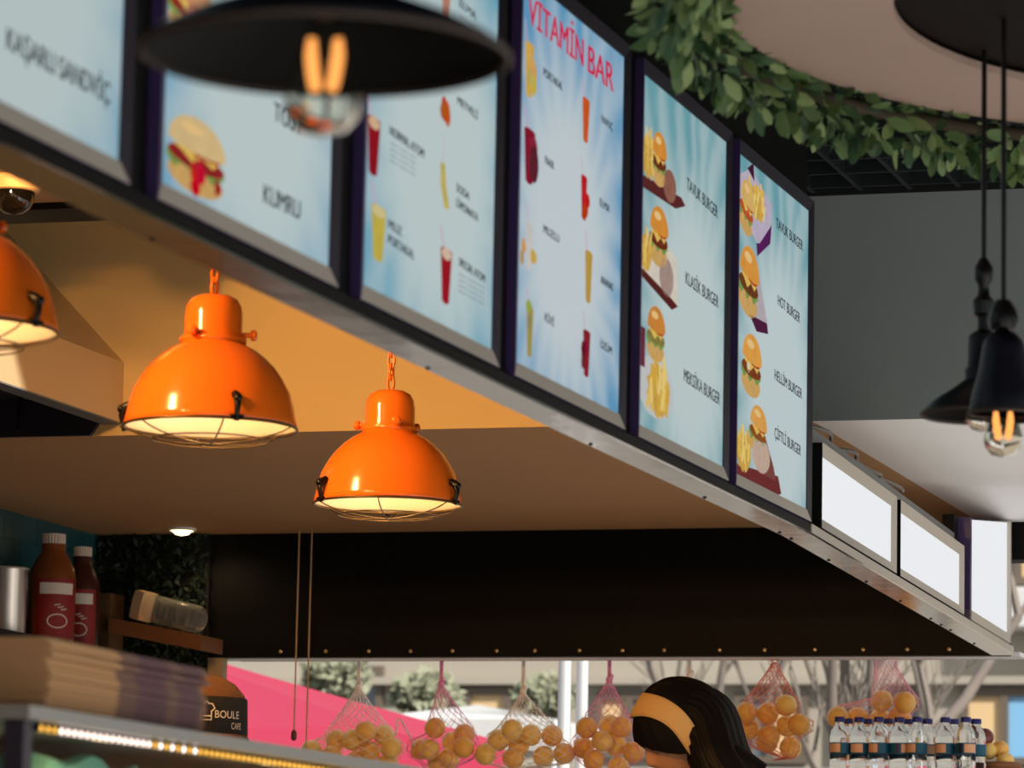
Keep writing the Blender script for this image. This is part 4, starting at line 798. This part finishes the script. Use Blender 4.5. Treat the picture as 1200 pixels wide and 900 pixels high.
MB().tube([(-.028, 0, 0), (-.028, 0, 3)], .022, 14).build('tube', M['post'], t, smooth=60); MB().tube([(.032, 0, 0), (.032, 0, 3)], .020, 14).build('tube', M['post'], t, smooth=60)
for z in (.3, 2.2, 2.85): MB().box(-.05, .05, -.008, .008, z, z + .03).build('bracket', M['post'], t)
def tree(px, y, lab, seed, r0, hgt, lean=0):
    rnd = random.Random(seed); p = px2(px, 850, y); t = thing('bare_tree', lab, 'tree', (p.x, y, FL - .05), group='bare trees in the street'); tk, br = MB(), MB()
    def grow(q, d, l, r, lev):
        n = 5; pts = [q]; rs = [r]
        for i in range(n): d = (d + Vector((rnd.uniform(-.18, .18), rnd.uniform(-.18, .18), rnd.uniform(-.05, .12)))).normalized(); q = q + d * l / n; pts.append(q); rs.append(r * (1 - .42 * (i + 1) / n))
        (tk if lev == 0 else br).tube(pts, rs, 7 if lev < 2 else 4)
        if lev < 4:
            for i in range(4 if lev == 0 else 3):
                dd = (d + Vector((rnd.uniform(-1, 1), rnd.uniform(-.8, .8), rnd.uniform(-.1, .8))) * .85).normalized(); grow(pts[rnd.randint(2, n)], dd, l * rnd.uniform(.5, .72), r * .52, lev + 1)
    grow(Vector((0, 0, 0)), Vector((lean, 0, 1)).normalized(), hgt, r0, 0)
    tk.build('trunk', M['bark'], t, smooth=60); br.build('branches', M['bark'], t, smooth=60)
tree(962, 19.0, 'bare grey street tree with its trunk behind the salmon net bag', 5, .08, 2.3, .02); tree(1110, 21.0, 'bare thin street tree behind the water bottles', 11, .05, 2.2, .05); tree(842, 25.0, 'bare street tree behind the dark hair', 23, .06, 2.3, -.03)
# far building
YF = 27.0; t = thing('street_building', 'pale stone building across the street with dark framed windows', 'building', (px2(800, 800, YF).x, YF, FL - .05))
def fx(px): return px2(px, 830, YF).x - t.location.x
def fz(py): return px2(900, py, YF).z - FL + .05
MB().box(-16, 14, 0, 6, 0, 9).build('wall', M['facade'], t); MB().box(-16, 14, -.12, 0, fz(803), fz(794)).build('cornice', M['facade'], t); MB().box(-16, 14, -.05, 0, 0, fz(900)).build('plinth', mat('grey_plinth', srgb(150, 144, 134), .9), t)
def window(x0, x1, y0, y1, panes, nx=2):
    X0, X1, Z0, Z1 = fx(x0), fx(x1), fz(y1), fz(y0); wf = MB(); b = .05
    wf.box(X0, X1, -.06, .0, Z0, Z0 + b).box(X0, X1, -.06, .0, Z1 - b, Z1)
    for i in range(nx + 1): x = X0 + (X1 - X0 - b) * i / nx; wf.box(x, x + b, -.06, 0, Z0 + b, Z1 - b)
    f = wf.build('window', M['win_frame'], t)
    for i in range(nx):
        a = X0 + (X1 - X0 - b) * i / nx + b; e_ = X0 + (X1 - X0 - b) * (i + 1) / nx; MB().box(a, e_, -.03, -.01, Z0 + b, Z1 - b).build('pane', M[panes[i % len(panes)]], f)
window(1128, 1230, 808, 895, ('pane_tan', 'pane_blue', 'pane_tan')); window(862, 948, 812, 895, ('pane', 'pane_tan')); window(980, 1085, 812, 890, ('pane', 'pane')); window(700, 780, 812, 890, ('pane_tan', 'pane')); window(500, 600, 806, 880, ('pane', 'pane_tan')); window(380, 450, 780, 850, ('pane', 'pane'))
window(1190, 1260, 600, 688, ('pane_tan', 'pane')); window(560, 640, 560, 690, ('pane', 'pane'))
tag(MB().box(fx(1176) + t.location.x, fx(1420) + t.location.x, YF - .25, YF - .02, fz(742) + FL - .05, fz(694) + FL - .05).box(fx(1180) + t.location.x, fx(1416) + t.location.x, YF - .27, YF - .25, fz(739) + FL - .05, fz(697) + FL - .05).build('sign_board', M['white_canvas']), 'long blank white sign board on the far building', 'sign')
# shrubs and a white canopy between
def shrub(px, py, y, r, lab, sd):
    rnd = random.Random(sd); c = px2(px, py, y); t = thing('shrub', lab, 'shrub', (c.x, y, FL - .05), group='shrubs across the street'); top = c.z - FL + .05; mb = MB()
    for i in range(1500):
        d = Vector((rnd.gauss(0, 1), rnd.gauss(0, 1), rnd.gauss(0, 1))).normalized(); p = Vector((0, 0, top)) + Vector((d.x * r * 1.3, d.y * r, d.z * r * .8)) * rnd.uniform(.5, 1); e = d.orthogonal().normalized(); s_ = rnd.uniform(.02, .045); g = Vector((rnd.uniform(-1, 1), rnd.uniform(-1, 1), rnd.uniform(-1, 1))).normalized(); e = g.orthogonal()
        mb.add([p, p + g * s_ + e * s_ * .5, p + g * s_ * 2, p + g * s_ - e * s_ * .5], [(0, 1, 2, 3)])
    mb.build('foliage', M['shrub'], t); MB().tube([(0, 0, 0), (0, 0, top)], .05, 8).build('trunk', M['bark'], t, smooth=60)
shrub(500, 815, 22, .15, 'pale green shrub above the pink parasol', 1); shrub(395, 792, 23, .16, 'greyish green shrub left of the first net bag cord', 2); shrub(640, 815, 24, .14, 'small shrub left of the street post', 3)
c = px2(560, 826, 20.0); t = thing('white_canopy', 'small white street canopy behind the pink net bag', 'canopy', (c.x, 20.0, FL - .05)); zz = c.z - FL + .05
MB().add([(-.55, -.4, zz - .1), (.55, -.4, zz - .1), (.55, .4, zz - .1), (-.55, .4, zz - .1), (0, 0, zz)], [(0, 1, 4), (1, 2, 4), (2, 3, 4), (3, 0, 4)]).build('roof', M['white_canvas'], t)
for a, b in (((-.55, -.4), (.55, -.4)), ((.55, -.4), (.55, .4)), ((.55, .4), (-.55, .4)), ((-.55, .4), (-.55, -.4))): MB().add([(a[0], a[1], zz - .1), (b[0], b[1], zz - .1), (b[0], b[1], zz - .26), (a[0], a[1], zz - .26)], [(0, 1, 2, 3)]).build('valance', M['white_canvas'], t)
for x in (-.54, .54):
    for y in (-.39, .39): MB().tube([(x, y, 0), (x, y, zz - .1)], .02, 8).build('leg', M['post'], t, smooth=60)

# ------------------------------------------------------------------ lift everything to floor level zero
for o in list(C.objects):
    if o.parent is None and o not in (cam_o, sun_o): o.location.z += H
